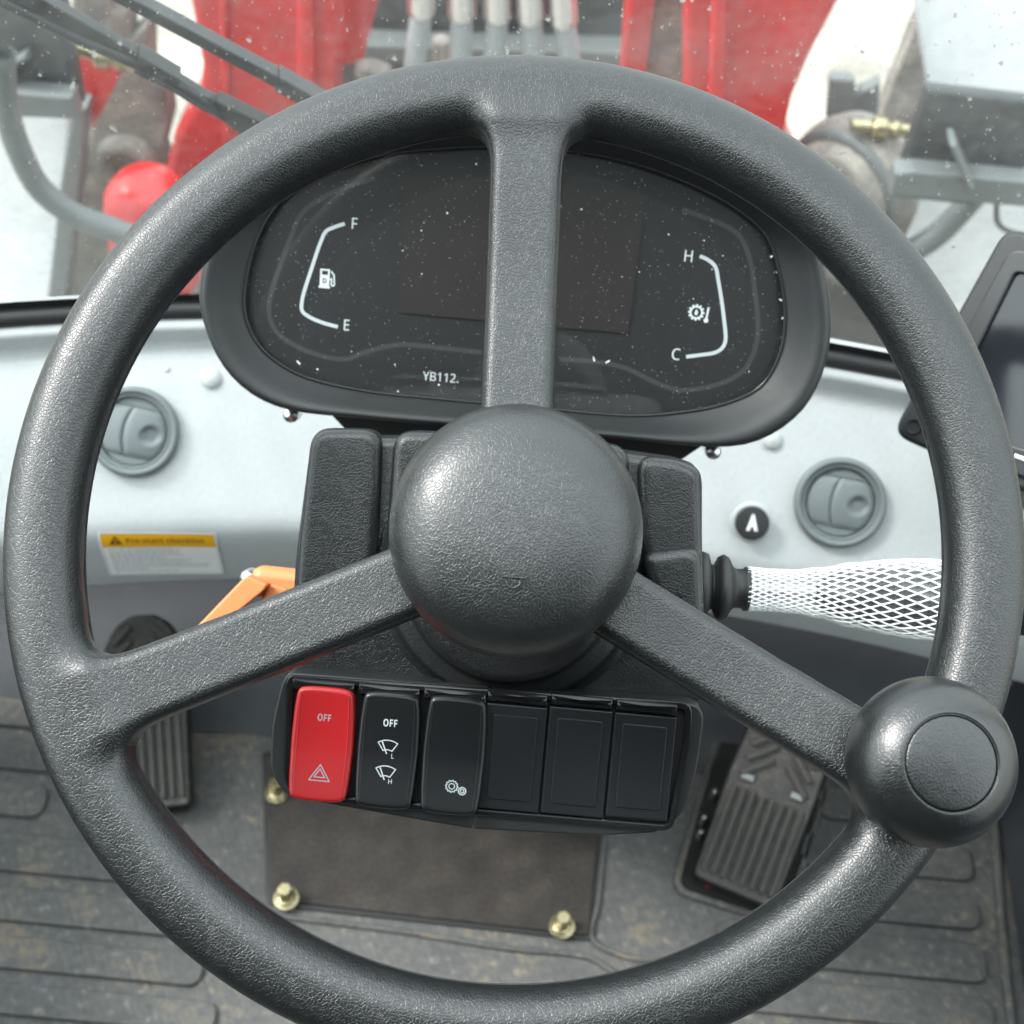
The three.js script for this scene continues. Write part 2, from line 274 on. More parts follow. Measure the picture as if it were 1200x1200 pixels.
// ------------------------------------------------------------------ dashboard
const dash = thing('dashboard', 'pale grey moulded dashboard with round air vents', 'dashboard');
const dashProfile = [[-0.835, 0.440], [-0.832, 0.449], [-0.822, 0.4535], [-0.812, 0.453], [-0.8075, 0.4500], [-0.8070, 0.446], [-0.8085, 0.436], [-0.8085, 0.429], [-0.803, 0.4245], [-0.792, 0.416], [-0.775, 0.400], [-0.75, 0.377], [-0.73, 0.3585], [-0.716, 0.3465], [-0.708, 0.3393], [-0.7025, 0.3325], [-0.7003, 0.3240], [-0.7000, 0.312], [-0.7015, 0.290], [-0.7030, 0.2640], [-0.706, 0.2590], [-0.716, 0.2570], [-0.86, 0.256]];
{
  const nx = 60, pos = [], uv = [], idx = []; let s = 0;
  dashProfile.forEach(([z, y], k) => { if (k) s += Math.hypot(z - dashProfile[k - 1][0], y - dashProfile[k - 1][1]); for (let i = 0; i <= nx; i++) { const x = -0.74 + 1.48 * i / nx; pos.push(x, y, z + BOW * x * x); uv.push(x, s); } });
  for (let k = 0; k + 1 < dashProfile.length; k++) for (let i = 0; i < nx; i++) { const a = k * (nx + 1) + i; idx.push(a, a + nx + 2, a + 1, a, a + nx + 1, a + nx + 2); }
  const g = new THREE.BufferGeometry(); g.setAttribute('position', new THREE.Float32BufferAttribute(pos, 3)); g.setAttribute('uv', new THREE.Float32BufferAttribute(uv, 2)); g.setIndex(idx); g.computeVertexNormals();
  part('dash_panel', g, M.dash, dash);
}
// frame on the dash face under a photo pixel
function dashFrame(px, py) { const n0 = V3(0, 0.7374, 0.6754); let p = hit(px, py, V3(0, 0.377, -0.75), n0); for (let k = 0; k < 8; k++) p = hit(px, py, V3(0, 0.377, -0.75 + BOW * p.x * p.x), n0); return frame(p, V3(-2 * BOW * p.x * 0.7374, 0.7374, 0.6754)); }
function airVent(px, py, flip, rot, label) {
  const f = dashFrame(px, py), g = thing('air_vent', label, 'air vent', f, 'round air vents in the dashboard');
  const R = 0.0355;
  part('bezel', lathe([[R * 0.755, -0.004], [R * 0.76, 0.0045], [R * 0.775, 0.0062], [R * 0.80, 0.0068], [R * 0.815, 0.0062], [R * 0.83, 0.0060], [R * 0.86, 0.0082], [R * 0.90, 0.0090], [R * 0.95, 0.0086], [R * 0.985, 0.0066], [R, 0.003], [R, -0.003]], 72, 'z'), M.vent, g);
  part('barrel', lathe([[0.0001, -0.012], [R * 0.765, -0.012], [R * 0.77, 0.002]], 40, 'z'), M.black, g);
  // the swivelling flap: a disc cut by two straight sides, split by a curved joint
  const r = R * 0.745, flap = new THREE.Group(); flap.name = 'flap'; g.add(flap); flap.rotation.z = rot;
  const dome = (x, y) => 0.0042 * (1 - (x * x + y * y) / (r * r));
  const h = r * 0.72, n = 22, w = y => Math.sqrt(Math.max(0, r * r - y * y)) - 0.0006, xj = y => -r * 0.12 * flip + 0.10 * r * flip * (1 - (y / h) ** 2) * -1.6;
  const sheet = (xa, xb) => { const pos = [], uv = [], idx = [], m = 16; for (let j = 0; j <= n; j++) { const y = -h + 2 * h * j / n; for (let i = 0; i <= m; i++) { const x = xa(y) + (xb(y) - xa(y)) * i / m; const dd = Math.hypot(x - flip * r * 0.52, (y) * 1.0); const dent = -0.0035 * smooth(0.0078, 0.0055, dd); const e = Math.min(i, m - i) === 0 || j === 0 || j === n ? -0.0012 : (Math.min(i, m - i) === 1 || j === 1 || j === n - 1 ? -0.0003 : 0); pos.push(x, y, 0.0034 + dome(x, y) + dent + e); uv.push(x, y); } } for (let j = 0; j < n; j++) for (let i = 0; i < m; i++) { const a = j * (m + 1) + i; idx.push(a, a + 1, a + m + 2, a, a + m + 2, a + m + 1); } const q = new THREE.BufferGeometry(); q.setAttribute('position', new THREE.Float32BufferAttribute(pos, 3)); q.setAttribute('uv', new THREE.Float32BufferAttribute(uv, 2)); q.setIndex(idx); q.computeVertexNormals(); return q; };
  part('louvre', sheet(y => -w(y), y => xj(y) - 0.0005), M.vent, flap); part('louvre', sheet(y => xj(y) + 0.0005, y => w(y)), M.vent, flap);
  for (const s of [-1, 1]) { const a = Math.asin(0.72), pts = []; for (let k = 0; k <= 12; k++) { const t = a + (Math.PI - 2 * a) * k / 12; pts.push([r * Math.cos(t), s * (r * Math.sin(t))]); } part('cheek', extr(ccw(inset(ccw(pts), 0.0006)), 0.006, 0.0008, -0.0030), M.vent, flap); }
  return g;
}
airVent(157, 506, 1, -0.13, 'round grey air vent beside the white cap on the dashboard');
airVent(984, 589, 1, -0.10, 'round grey air vent beside the black knob on the dashboard');
{ // white dome cap, small screw covers
  const cap = (px, py, r, label, name, cat) => { const f = dashFrame(px, py), g = thing(name, label, cat, f); part('dome', lathe([[0.0001, r * 0.55], [r * 0.4, r * 0.5], [r * 0.75, r * 0.32], [r * 0.95, r * 0.1], [r, -0.002]], 32, 'z'), M.dash, g); part('washer', lathe([[r * 0.9, 0.0003], [r * 1.12, 0.0006], [r * 1.18, 0], [r * 1.18, -0.002]], 32, 'z'), M.dash, g); return g; };
  cap(248, 444, 0.0088, 'white domed screw cap beneath the left corner of the instrument cluster', 'screw_cap', 'cap');
  cap(905, 516, 0.0085, 'white domed screw cap half hidden under the right corner of the instrument cluster', 'screw_cap', 'cap');
  cap(196, 433, 0.0026, 'tiny round plug in the dashboard beside the white domed cap', 'plug', 'plug');
}
{ // black push knob with white arrow
  const f = dashFrame(880, 612), g = thing('rotary_control', 'small round black knob with a white arrow on the dashboard', 'knob', f), r = 0.0134;
  part('body', lathe([[0.0001, 0.016], [r * 0.85, 0.0158], [r * 0.97, 0.0148], [r, 0.013], [r * 0.97, 0.004], [r * 0.9, -0.003]], 48, 'z'), M.fine, g);
  part('collar', lathe([[r * 0.85, 0.002], [r * 1.1, 0.002], [r * 1.18, 0.001], [r * 1.2, -0.003]], 40, 'z'), M.dash, g);
  const p = [[-0.0042, -0.006], [-0.0006, 0.0068], [0.0010, 0.0068], [0.0046, -0.006], [0.0020, -0.006], [0.0012, -0.0028], [-0.0008, -0.0028], [-0.0016, -0.006]];
  part('arrow', extr(p, 0.0004, 0, 0.0159), M.white, g);
}
{ // pre-start sticker on the vertical band under the face
  const z = -0.6835, c = hitZ(183, 646, z + 0.02), tl = hitZ(103, 617, z + BOW * 0.09), w = 0.090, h = 0.055, nx = 12;
  const x0 = tl.x, y1 = Math.min(tl.y, 0.3335) - 0.001, pos = [], uv = [], idx = [];
  const zBand = y => { for (let k = 12; k < 20; k++) { const [za, ya] = dashProfile[k], [zb, yb] = dashProfile[k + 1]; if (y <= ya && y >= yb) return za + (zb - za) * (ya - y) / (ya - yb); } return dashProfile[19][0]; };
  for (let j = 0; j <= 10; j++) for (let i = 0; i <= nx; i++) { const x = x0 + w * i / nx, y = y1 - h + h * j / 10 - (x - x0) * 0.06; pos.push(x, y, zBand(y) + BOW * x * x + 0.0008); uv.push(i / nx, j / 10); }
  for (let j = 0; j < 10; j++) for (let i = 0; i < nx; i++) { const a = j * (nx + 1) + i; idx.push(a, a + 1, a + nx + 2, a, a + nx + 2, a + nx + 1); }
  const g = new THREE.BufferGeometry(); g.setAttribute('position', new THREE.Float32BufferAttribute(pos, 3)); g.setAttribute('uv', new THREE.Float32BufferAttribute(uv, 2)); g.setIndex(idx); g.computeVertexNormals();
  const t = canvasTex(1024, 632, (k, W, H) => {
    k.fillStyle = '#eceded'; k.fillRect(0, 0, W, H); k.strokeStyle = '#8d8f92'; k.lineWidth = 5; k.strokeRect(16, 16, W - 32, H - 32);
    k.fillStyle = '#e3a90b'; k.fillRect(19, 19, W - 38, 170); k.fillStyle = '#4c3a10'; k.font = 'bold 78px sans-serif'; k.fillText('Pre-start checklist', 225, 128);
    k.beginPath(); k.moveTo(140, 40); k.lineTo(200, 148); k.lineTo(80, 148); k.closePath(); k.fill(); k.fillStyle = '#e3a90b'; k.fillRect(134, 78, 12, 40); k.fillRect(134, 126, 12, 12);
    k.fillStyle = '#8a8c90'; const ln = [560, 620, 590, 640, 480, 700, 660, 860, 830, 300, 560]; ln.forEach((L, i) => { let x = 60; while (x < 60 + L) { const q = rr(18, 70); k.fillRect(x, 205 + i * 36, Math.min(q, 60 + L - x), 11); x += q + 12; } });
  });
  tag(part('sticker', g, std({ map: t, roughness: 0.45 }), null), 'white checklist sticker with yellow header on the dashboard edge', 'sticker');
}

// ------------------------------------------------------------------ windscreen, gasket, cowl, dust, wipers
{
  const sheet = (x0, x1, y0, y1, nx, ny, off) => { const g = new THREE.PlaneGeometry(1, 1, nx, ny), p = g.attributes.position; for (let i = 0; i < p.count; i++) { const x = x0 + (x1 - x0) * (p.getX(i) + 0.5), y = y0 + (y1 - y0) * (p.getY(i) + 0.5); p.setXYZ(i, x, y, zGlass(x, y) + off); } g.computeVertexNormals(); return scaleUV(g, x1 - x0, y1 - y0); };
  const ws = thing('windscreen', 'curved dusty windscreen above the dashboard', 'windscreen');
  part('pane', sheet(-0.73, 0.73, 0.452, 1.62, 40, 10, 0), M.glass, ws);
  const gp = []; for (let i = 0; i <= 40; i++) { const x = -0.73 + 1.46 * i / 40; gp.push(V3(x, 0.457, zGlass(x, 0.457) + 0.004)); }
  part('gasket', tube(gp, 0.0085, 80, 10), M.rubber, ws);
  part('dark_border', sheet(-0.72, 0.72, 0.462, 0.474, 40, 1, 0.0012), M.black, ws);
  // dried specks and squashed marks on the glass
  const specks = []; const add = (px, py, a, b, rot) => { const p = hitGlass(px, py, 0.0016); const s = new THREE.Shape(); const n = 7; for (let i = 0; i < n; i++) { const t = i / n * 6.283, q = rr(0.6, 1.25); const x = Math.cos(t) * a * q, y = Math.sin(t) * b * q, X = x * Math.cos(rot) - y * Math.sin(rot), Y = x * Math.sin(rot) + y * Math.cos(rot); i ? s.lineTo(X, Y) : s.moveTo(X, Y); } specks.push(new THREE.ShapeGeometry(s).rotateX(0.26).translate(p.x, p.y, p.z)); };
  for (let i = 0; i < 1150; i++) { const px = rr(-20, 1220), py = 360 * Math.pow(rnd(), 1.25) - 15; const big = rnd() < 0.08, s = big ? rr(0.0007, 0.0016) : rr(0.00018, 0.0006); add(px, py, s * rr(1, rnd() < 0.25 ? 3.2 : 1.4), s, rr(-2.2, -0.8)); }
  tag(part('dust_specks', specks, M.dust, ws), 'pale dust specks and dried splashes', null, null, 'stuff');
  // thin uneven film of dust that also paints a pale haze over the view
  const film = dataTex(512, 512, (i, j) => { const k = j * 512 + i; return Math.max(0, 0.16 + 0.03 * dA[k] + 0.03 * dD[k] + 0.03 * Math.max(0, dC[k] - 0.6) + 0.02 * dB[k]); }, false, 1 / 0.5);
  part('dust_haze_film', sheet(-0.72, 0.72, 0.474, 1.6, 40, 8, 0.0009), std({ color: lin(0.62, 0.63, 0.60), roughness: 1, transparent: true, alphaMap: film, depthWrite: false }), ws, 'thin film of dust that also paints a pale haze over the view');
  // painted cowl outside, below the glass
  for (const [xa, xb, label] of [[-0.74, -0.315, 'pale painted cowl strip outside the windscreen foot on the side of the wipers'], [0.215, 0.74, 'pale painted cowl strip outside the windscreen foot beside the monitor']]) {
    const cw = new THREE.PlaneGeometry(1, 1, 24, 6), p = cw.attributes.position; for (let i = 0; i < p.count; i++) { const x = xa + (xb - xa) * (p.getX(i) + 0.5), t = p.getY(i) + 0.5, y = 0.447 - 0.02 * t * t, z = -0.836 - 0.04 * t + BOW * x * x; p.setXYZ(i, x, y, z); } cw.computeVertexNormals(); scaleUV(cw, xb - xa, 0.06);
    tag(part('cowl', cw, M.cowl, null), label, 'cowl', 'cowl strips');
  }
  // wipers: on the outer face of the glass
  const at = (px, py, off) => hitGlass(px, py, off);
  const strip = (name, poly, off, th, mat, parent, mid = [230, 90]) => { // traced strip in the plane that touches the glass at mid, with thickness
    const o = at(mid[0], mid[1], off), f = frame(o, V3(-2 * BOW * o.x, -0.27, 1)); const gg = extr(ccw(f.uvs(poly)), th, 0.0012, -th / 2); gg.applyMatrix4(new THREE.Matrix4().makeBasis(f.ex, f.ey, f.n).setPosition(f.o)); return part(name, gg, mat, parent); };
  const w1 = thing('wiper', 'black wiper with clipped blade reaching under the top left of the wheel rim', 'wiper');
  part('rod', tube([[-40, -16], [20, 10], [80, 40], [160, 75], [215, 104], [285, 152], [330, 185]].map(q => hit(q[0], q[1], at(230, 90, -0.018), V3(-2 * BOW * at(230, 90, 0).x, -0.27, 1).normalize())), 0.0038, 50, 10), M.darkPaint, w1);
  strip('arm', [[-40, -50], [30, -18], [165, 60], [240, 108], [330, 148], [318, 166], [232, 122], [160, 75], [20, -2], [-40, -32]], -0.022, 0.008, M.darkPaint, w1);
  strip('clip', [[164, 58], [212, 86], [206, 101], [157, 78]], -0.021, 0.012, M.darkPaint, w1);
  strip('blade', [[255, 112], [330, 148], [322, 170], [290, 160], [262, 132]], -0.020, 0.011, M.rubber, w1);
  const w2 = thing('wiper', 'single straight black wiper arm crossing the red frame', 'wiper');
  strip('arm', [[120, -26], [170, 0], [330, 86], [325, 98], [164, 11], [112, -16]], -0.030, 0.010, M.darkPaint, w2);
  strip('sleeve', [[328, 83], [385, 115], [378, 130], [322, 99]], -0.030, 0.012, M.darkPaint, w2);
}

// ------------------------------------------------------------------ steering column, shroud, switches
const NCOL = V3(0, 0.72, 0.694).normalize();
const FC = frame(atDepth(590, 640, 0.665), NCOL);
const col = thing('steering_column', 'black grained steering column shroud behind the wheel with a row of switches', 'steering column', FC);
{
  const U = (pts, h = 0) => FC.uvs(pts, h);
  // shroud base in two halves with a joint between them
  const top = [[363, 512], [572, 512], [574, 640], [571, 812], [336, 796], [345, 650]], topR = [[575, 512], [700, 525], [812, 541], [824, 560], [824, 700], [826, 828], [574, 812], [577, 640]];
  part('shroud_half', bevelPad(ccw(roundPoly(U(top), 0.008)), 0.07, 0.005, -0.07), M.grainSoft, col);
  part('shroud_half', bevelPad(ccw(roundPoly(U(topR), 0.008)), 0.07, 0.005, -0.07), M.grainSoft, col);
  // raised fields
  const field = (pts, h, r, rc = 0.016) => part('raised_panel', bevelPad(ccw(roundPoly(U(pts, h), rc, 7)), h + 0.01, r, -0.01), M.grainSoft, col);
  field([[364, 501], [448, 503], [444, 600], [436, 722], [341, 757], [348, 640]], 0.0055, 0.005, 0.010);
  field([[461, 504], [600, 508], [738, 522], [738, 655], [690, 720], [500, 712], [450, 650]], 0.0055, 0.005, 0.010);
  field([[747, 532], [800, 539], [823, 551], [825, 700], [772, 690], [750, 640]], 0.0055, 0.005, 0.010);
  field([[752, 648], [824, 640], [827, 760], [780, 712], [762, 690]], 0.013, 0.005, 0.010);
  // round collar under the wheel
  const c = FC.uv(600, 672), boss = lathe([[0.030, 0.024], [0.044, 0.023], [0.0475, 0.021], [0.049, 0.018], [0.0495, 0.0145], [0.052, 0.0125], [0.057, 0.011], [0.0595, 0.0085], [0.060, 0.004], [0.063, 0.0012], [0.066, -0.001]], 80, 'z'); boss.translate(c[0], c[1], 0);
  part('collar', boxUVnormals(boss), M.grainSoft, col);
  part('steering_shaft', lathe([[0.0001, 0.055], [0.018, 0.055], [0.018, 0.0]], 32, 'z').translate(c[0], c[1] + 0.004, 0.01), M.black, col);
  part('rear_cover', rbox(0.15, 0.12, 0.07, 0.02, -0.005, -0.02, -0.10), M.fine, col);
  part('column_tube', bar(V3(-0.005, -0.03, -0.10), FC.l(hitY(560, 855, 0.008)), 0.12, 0.10, 0.02, V3(0, 1, 0)), M.fine, col);
  // lower switch housing in two halves, chin deeper at the joint
  const hl = [[338, 788], [574, 806, 0.0016], [553, 972, 0.0016], [455, 955], [336, 934], [316, 905], [318, 850], [330, 800]], hr = [[575.5, 806, 0.0016], [827, 826], [818, 900], [803, 952], [775, 976], [700, 980], [554.5, 972, 0.0016]];
  const H0 = 0.016;
  part('switch_housing', bevelPad(ccw(roundPoly(U(hl, H0), 0.007, 6)), 0.066, 0.0012, -0.05), M.fine, col);
  part('switch_housing', bevelPad(ccw(roundPoly(U(hr, H0), 0.009, 6)), 0.066, 0.0012, -0.05), M.fine, col);
  const PH = 0.0165; // height of the module plane
  const trim = ccw(roundPoly(U([[340, 790], [575, 806], [811, 822], [810, 860], [788, 973], [560, 954], [345, 935], [333, 910], [336, 800]], PH), 0.006, 6));
  const hole = inset(trim, 0.0034);
  part('trim_frame', extr(trim, 0.0035, 0.0010, PH - 0.0005, [hole.slice().reverse()]), M.gloss, col);
  part('module_bed', extr(inset(trim, 0.002), 0.002, 0, PH - 0.0015), M.black, col);
  // modules: [left x, right x, top y at left, bottom y at left, slope]
  const mods = [[342, 417, 794, 936], [419, 493, 800, 944], [495, 570, 805, 951], [572, 644, 808, 947], [646, 720, 812, 953], [722, 795, 819, 957]];
  mods.forEach(([x0, x1, y0, y1], i) => {
    const k = 0.075, sx = i < 3 ? -9 : -14; const q = [[x0, y0], [x1, y0 + (x1 - x0) * k], [x1 + sx, y1 + (x1 - x0) * k], [x0 + sx, y1]];
    const quad = U(q, PH + 0.002); const cx = (quad[0][0] + quad[2][0]) / 2, cy = (quad[0][1] + quad[2][1]) / 2, w = Math.abs((quad[1][0] + quad[2][0] - quad[0][0] - quad[3][0]) / 2), h = Math.abs((quad[0][1] + quad[1][1] - quad[2][1] - quad[3][1]) / 2);
    const W = w * 0.985, strip = 0.0052;
    // glossy top flange of the module
    const fl = part('module_flange', extr(roundPoly([[-W / 2, 0], [W / 2, 0], [W / 2, strip], [-W / 2, strip]], 0.0006), 0.0055, 0.0024, PH).translate(cx, cy + h / 2 - strip, 0), M.gloss, col);
    const bh = h - strip - 0.0006, by = cy - strip / 2;
    if (i < 3) {
      const sw = new THREE.Group(); sw.name = 'rocker_switch'; sw.position.set(cx + 0.0017, by + 0.0024, PH + 0.0006); col.add(sw);
      const a = W / 2 * 0.985, b = bh / 2 * 1.03, out = [];
      const cor = 0.0058; // sides swell towards the middle, ends arch slightly
      const bul = [[-a * 0.90, -b * 0.955], [-a * 0.5, -b * 0.995], [0, -b], [a * 0.5, -b * 0.995], [a * 0.90, -b * 0.955], [a * 0.965, -b * 0.6], [a, 0], [a * 0.965, b * 0.6], [a * 0.88, b * 0.955], [a * 0.5, b * 0.995], [0, b], [-a * 0.5, b * 0.995], [-a * 0.88, b * 0.955], [-a * 0.965, b * 0.6], [-a, 0], [-a * 0.965, -b * 0.6]];
      const ol = smoothPoly(roundPoly(bul, cor * 0.5, 3), 96);
      // rocker: two gently hollow slopes meeting below the middle, lower half tipped out
      const f = (x, y) => { const t = y / b; return 0.0022 * Math.abs(t + 0.12) ** 1.5 - 0.0016 * t - 0.0003; };
      const colr = i === 0 ? '#a01b1f' : '#15181a', ink = i === 0 ? '#8d9099' : '#b9c2c4';
      const tex = canvasTex(512, 1024, (g, Wc, Hc) => {
        g.fillStyle = colr; g.fillRect(0, 0, Wc, Hc); g.strokeStyle = g.fillStyle = ink; g.lineWidth = 9; g.lineJoin = 'round';
        const wip = (x, y, s) => { g.lineWidth = 9; g.beginPath(); g.moveTo(x - 88 * s, y - 34 * s); g.quadraticCurveTo(x, y - 88 * s, x + 88 * s, y - 34 * s); g.lineTo(x + 42 * s, y + 42 * s); g.quadraticCurveTo(x, y + 20 * s, x - 38 * s, y + 42 * s); g.closePath(); g.stroke(); g.lineWidth = 11; g.beginPath(); g.moveTo(x - 52 * s, y - 44 * s); g.lineTo(x - 4 * s, y + 72 * s); g.stroke(); };
        if (i === 0) { g.save(); g.translate(262, 300); g.scale(0.72, 1); g.font = 'bold 88px sans-serif'; g.textAlign = 'center'; g.fillText('OFF', 0, 0); g.restore(); g.lineWidth = 10; for (const s of [1, 0.52]) { const Y = 770; g.beginPath(); g.moveTo(262, Y - 78 * s); g.lineTo(262 + 84 * s, Y + 62 * s); g.lineTo(262 - 84 * s, Y + 62 * s); g.closePath(); g.stroke(); } }
        if (i === 1) { g.save(); g.translate(262, 300); g.scale(0.72, 1); g.font = 'bold 92px sans-serif'; g.textAlign = 'center'; g.fillText('OFF', 0, 0); g.restore(); wip(255, 478, 0.92); wip(255, 705, 0.92); g.font = '56px sans-serif'; g.textAlign = 'center'; g.fillText('L', 300, 580); g.fillText('H', 300, 800); }
        if (i === 2) { const gear = (x, y, r, n) => { g.lineWidth = 8; g.beginPath(); for (let q = 0; q < n * 4; q++) { const t = q / (n * 4) * 6.2832, R = (q % 4 < 2) ? r * 1.22 : r; q ? g.lineTo(x + R * Math.cos(t), y + R * Math.sin(t)) : g.moveTo(x + R * Math.cos(t), y + R * Math.sin(t)); } g.closePath(); g.stroke(); g.beginPath(); g.arc(x, y, r * 0.55, 0, 7); g.stroke(); }; gear(265, 775, 42, 12); gear(352, 808, 27, 10); }
      });
      const body = bevelPad(ol, 0.0075, 0.0022, 0, f, 5, [0.9, 0.75, 0.6, 0.45, 0.3, 0.15, 0.04]); const uvA = body.attributes.uv; for (let q = 0; q < uvA.count; q++) uvA.setXY(q, uvA.getX(q) / (2 * a) + 0.5, uvA.getY(q) / (2 * b) + 0.5);
      part('rocker', body, std({ map: tex, roughness: i === 0 ? 0.36 : 0.33, roughnessMap: null }), sw, i === 0 ? 'red hazard light rocker marked OFF' : i === 1 ? 'black wiper rocker marked OFF, L and H' : 'black rocker with two small gears');
      // fine moulded ridges along the two sides
      for (const s of [-1, 1]) { const pts = []; for (let q = 0; q <= 16; q++) { const t = -0.86 + 1.72 * q / 16; const x = s * a * (0.80 - 0.05 * t * t), y = b * t; pts.push(V3(x, y, 0.0075 + f(x, y) + 0.00005)); } part('ridge', tube(pts, 0.00022, 24, 6), i === 0 ? std({ color: lin(0.45, 0.02, 0.022), roughness: 0.35 }) : M.satin, sw); }
    } else {
      const bl = new THREE.Group(); bl.name = 'blank_switch'; bl.position.set(cx, by, PH + 0.0005); col.add(bl);
      const Wb = W, Hb = bh * 0.985;
      part('plate', extr(roundPoly([[-Wb / 2, -Hb / 2], [Wb / 2, -Hb / 2], [Wb / 2, Hb / 2], [-Wb / 2, Hb / 2]], 0.0008), 0.004, 0.0007, 0), M.satin, bl);
      part('inset', bevelPad(roundPoly([[-Wb * 0.36, -Hb * 0.40], [Wb * 0.36, -Hb * 0.40], [Wb * 0.36, Hb * 0.40], [-Wb * 0.36, Hb * 0.40]], 0.0012, 3), 0.0009, 0.0004, 0.0038), M.satin, bl);
    }
  });
}

// ------------------------------------------------------------------ instrument cluster
{
  const FI = frame(atDepth(605, 350, 0.77), V3(0, 0.63, 0.777));
  const cl = thing('instrument_cluster', 'black instrument cluster with fuel and temperature gauges behind the wheel', 'instrument cluster', FI);
  const outerPx = [[230, 340], [237, 385], [258, 430], [288, 461], [330, 481], [420, 492], [560, 503], [720, 515], [858, 526], [903, 514], [944, 482], [967, 440], [977, 392], [974, 338], [962, 290], [925, 232], [850, 178], [730, 140], [600, 128], [480, 135], [380, 158], [300, 200], [250, 262]];
  const innerPx = [[286, 358], [292, 384], [308, 410], [348, 438], [420, 457], [520, 468], [610, 476], [740, 487], [800, 483], [850, 473], [890, 454], [912, 420], [920, 378], [913, 320], [898, 277], [860, 243], [780, 204], [700, 182], [600, 172], [520, 174], [440, 184], [356, 214], [324, 242], [304, 275], [290, 320]];
  const N = 160;
  const polar = (pts, h = 0) => { const s = smoothPoly(ccw(FI.uvs(pts, h)), 800); const c = FI.uv(600, 335); const out = []; for (let i = 0; i < N; i++) { const t = i / N * 2 * Math.PI, dx = Math.cos(t), dy = Math.sin(t); let best = null; for (let k = 0; k < s.length; k++) { const a = s[k], b = s[(k + 1) % s.length]; const ax = a[0] - c[0], ay = a[1] - c[1], bx = b[0] - c[0], by = b[1] - c[1]; const ca = dx * ay - dy * ax, cb = dx * by - dy * bx; if (ca * cb <= 0 && ca !== cb) { const u = ca / (ca - cb), x = ax + (bx - ax) * u, y = ay + (by - ay) * u, d = x * dx + y * dy; if (d > 0) { best = [c[0] + x, c[1] + y]; break; } } } out.push(best || out[out.length - 1]); } return out; };
  const O = polar(outerPx), I = polar(innerPx, -0.0125);
  const lift = y => 0.030 * smooth(0.03, 0.115, y);                  // the hood stands out at the top
  const mix = (s, z, lf = 1, grow = 0) => O.map((p, i) => { const q = I[i]; const y = p[1] + (q[1] - p[1]) * s; return V3((p[0] + (q[0] - p[0]) * s) * (1 - grow), y * (1 - grow), z + lf * lift(p[1])); });
  const steps = [[-0.0, -0.075, 0, 0.16], [0.0, -0.05, 0, 0.03], [-0.0, -0.02, 0.6], [0.01, -0.008, 1], [0.05, -0.002, 1], [0.12, 0.001, 1], [0.22, 0.002, 1], [0.34, 0.001, 1], [0.45, -0.001, 0.95], [0.6, -0.0045, 0.8], [0.8, -0.009, 0.45], [0.95, -0.0118, 0.1], [0.985, -0.0125, 0], [1.0, -0.0175, 0]];
  part('housing', boxUV(rings(steps.map(s => mix(s[0], s[1], s[2], s[3] || 0)), { closeStart: true })), M.fine, cl);
  // printed dial sheet under the cover glass
  const ZF = -0.0158, xs = I.map(p => p[0]), ys = I.map(p => p[1]), bx0 = Math.min(...xs), bx1 = Math.max(...xs), by0 = Math.min(...ys), by1 = Math.max(...ys);
  const CW = 2048, CH = Math.round(2048 * (by1 - by0) / (bx1 - bx0)), S = CW / (bx1 - bx0);
  const T = (px, py) => { const [x, y] = FI.uv(px, py, ZF); return [(x - bx0) * S, (by1 - y) * S]; };
  const dial = canvasTex(CW, CH, g => {
    g.fillStyle = '#0b0d0e'; g.fillRect(0, 0, CW, CH); g.lineJoin = 'round'; g.lineCap = 'butt';
    const line = (pts, w, c) => { g.strokeStyle = c; g.lineWidth = w; g.beginPath(); pts.forEach((p, i) => { const q = T(...p); i ? g.lineTo(...q) : g.moveTo(...q); }); g.stroke(); };
    const curve = (pts, w, c) => { const q = smoothPoly(pts, 80, false); line(q, w, c); };
    curve([[440, 208], [385, 228], [354, 250], [338, 285], [322, 330], [315, 362], [322, 386], [350, 407], [402, 421], [430, 412], [465, 404], [520, 408], [565, 413]], 18, '#2c3032');
    curve([[656, 421], [700, 424], [735, 432], [768, 448], [795, 457], [845, 449], [872, 433], [887, 400], [885, 345], [876, 295], [862, 272], [800, 245]], 18, '#2c3032');
    const taper = (pts, c) => { for (let k = 0; k + 1 < pts.length; k++) line([pts[k], pts[k + 1]], 1, c); curve(pts, 19, c); };
    const gauge = (pts) => { curve(pts, 14, '#b4bdbe'); };
    gauge([[404, 262], [392, 266], [382, 271], [376, 283], [366, 312], [354, 352], [354, 364], [362, 371], [378, 378], [396, 383]]);
    gauge([[820, 300], [829, 304], [838, 312], [842, 330], [848, 370], [850, 400], [846, 408], [838, 413], [820, 416], [804, 418]]);
    g.fillStyle = '#c9d1d2'; const txt = (s, px, py, size, rotd = 0, font = 'sans-serif') => { const q = T(px, py); g.save(); g.translate(...q); g.rotate(rotd); g.font = size + 'px ' + font; g.textAlign = 'center'; g.textBaseline = 'middle'; g.fillText(s, 0, 0); g.restore(); };
    txt('F', 415, 262, 56); txt('E', 406, 381, 56); txt('H', 807, 300, 60); txt('C', 792, 415, 60); txt('YB112.', 517, 442, 46, 0, 'bold sans-serif');
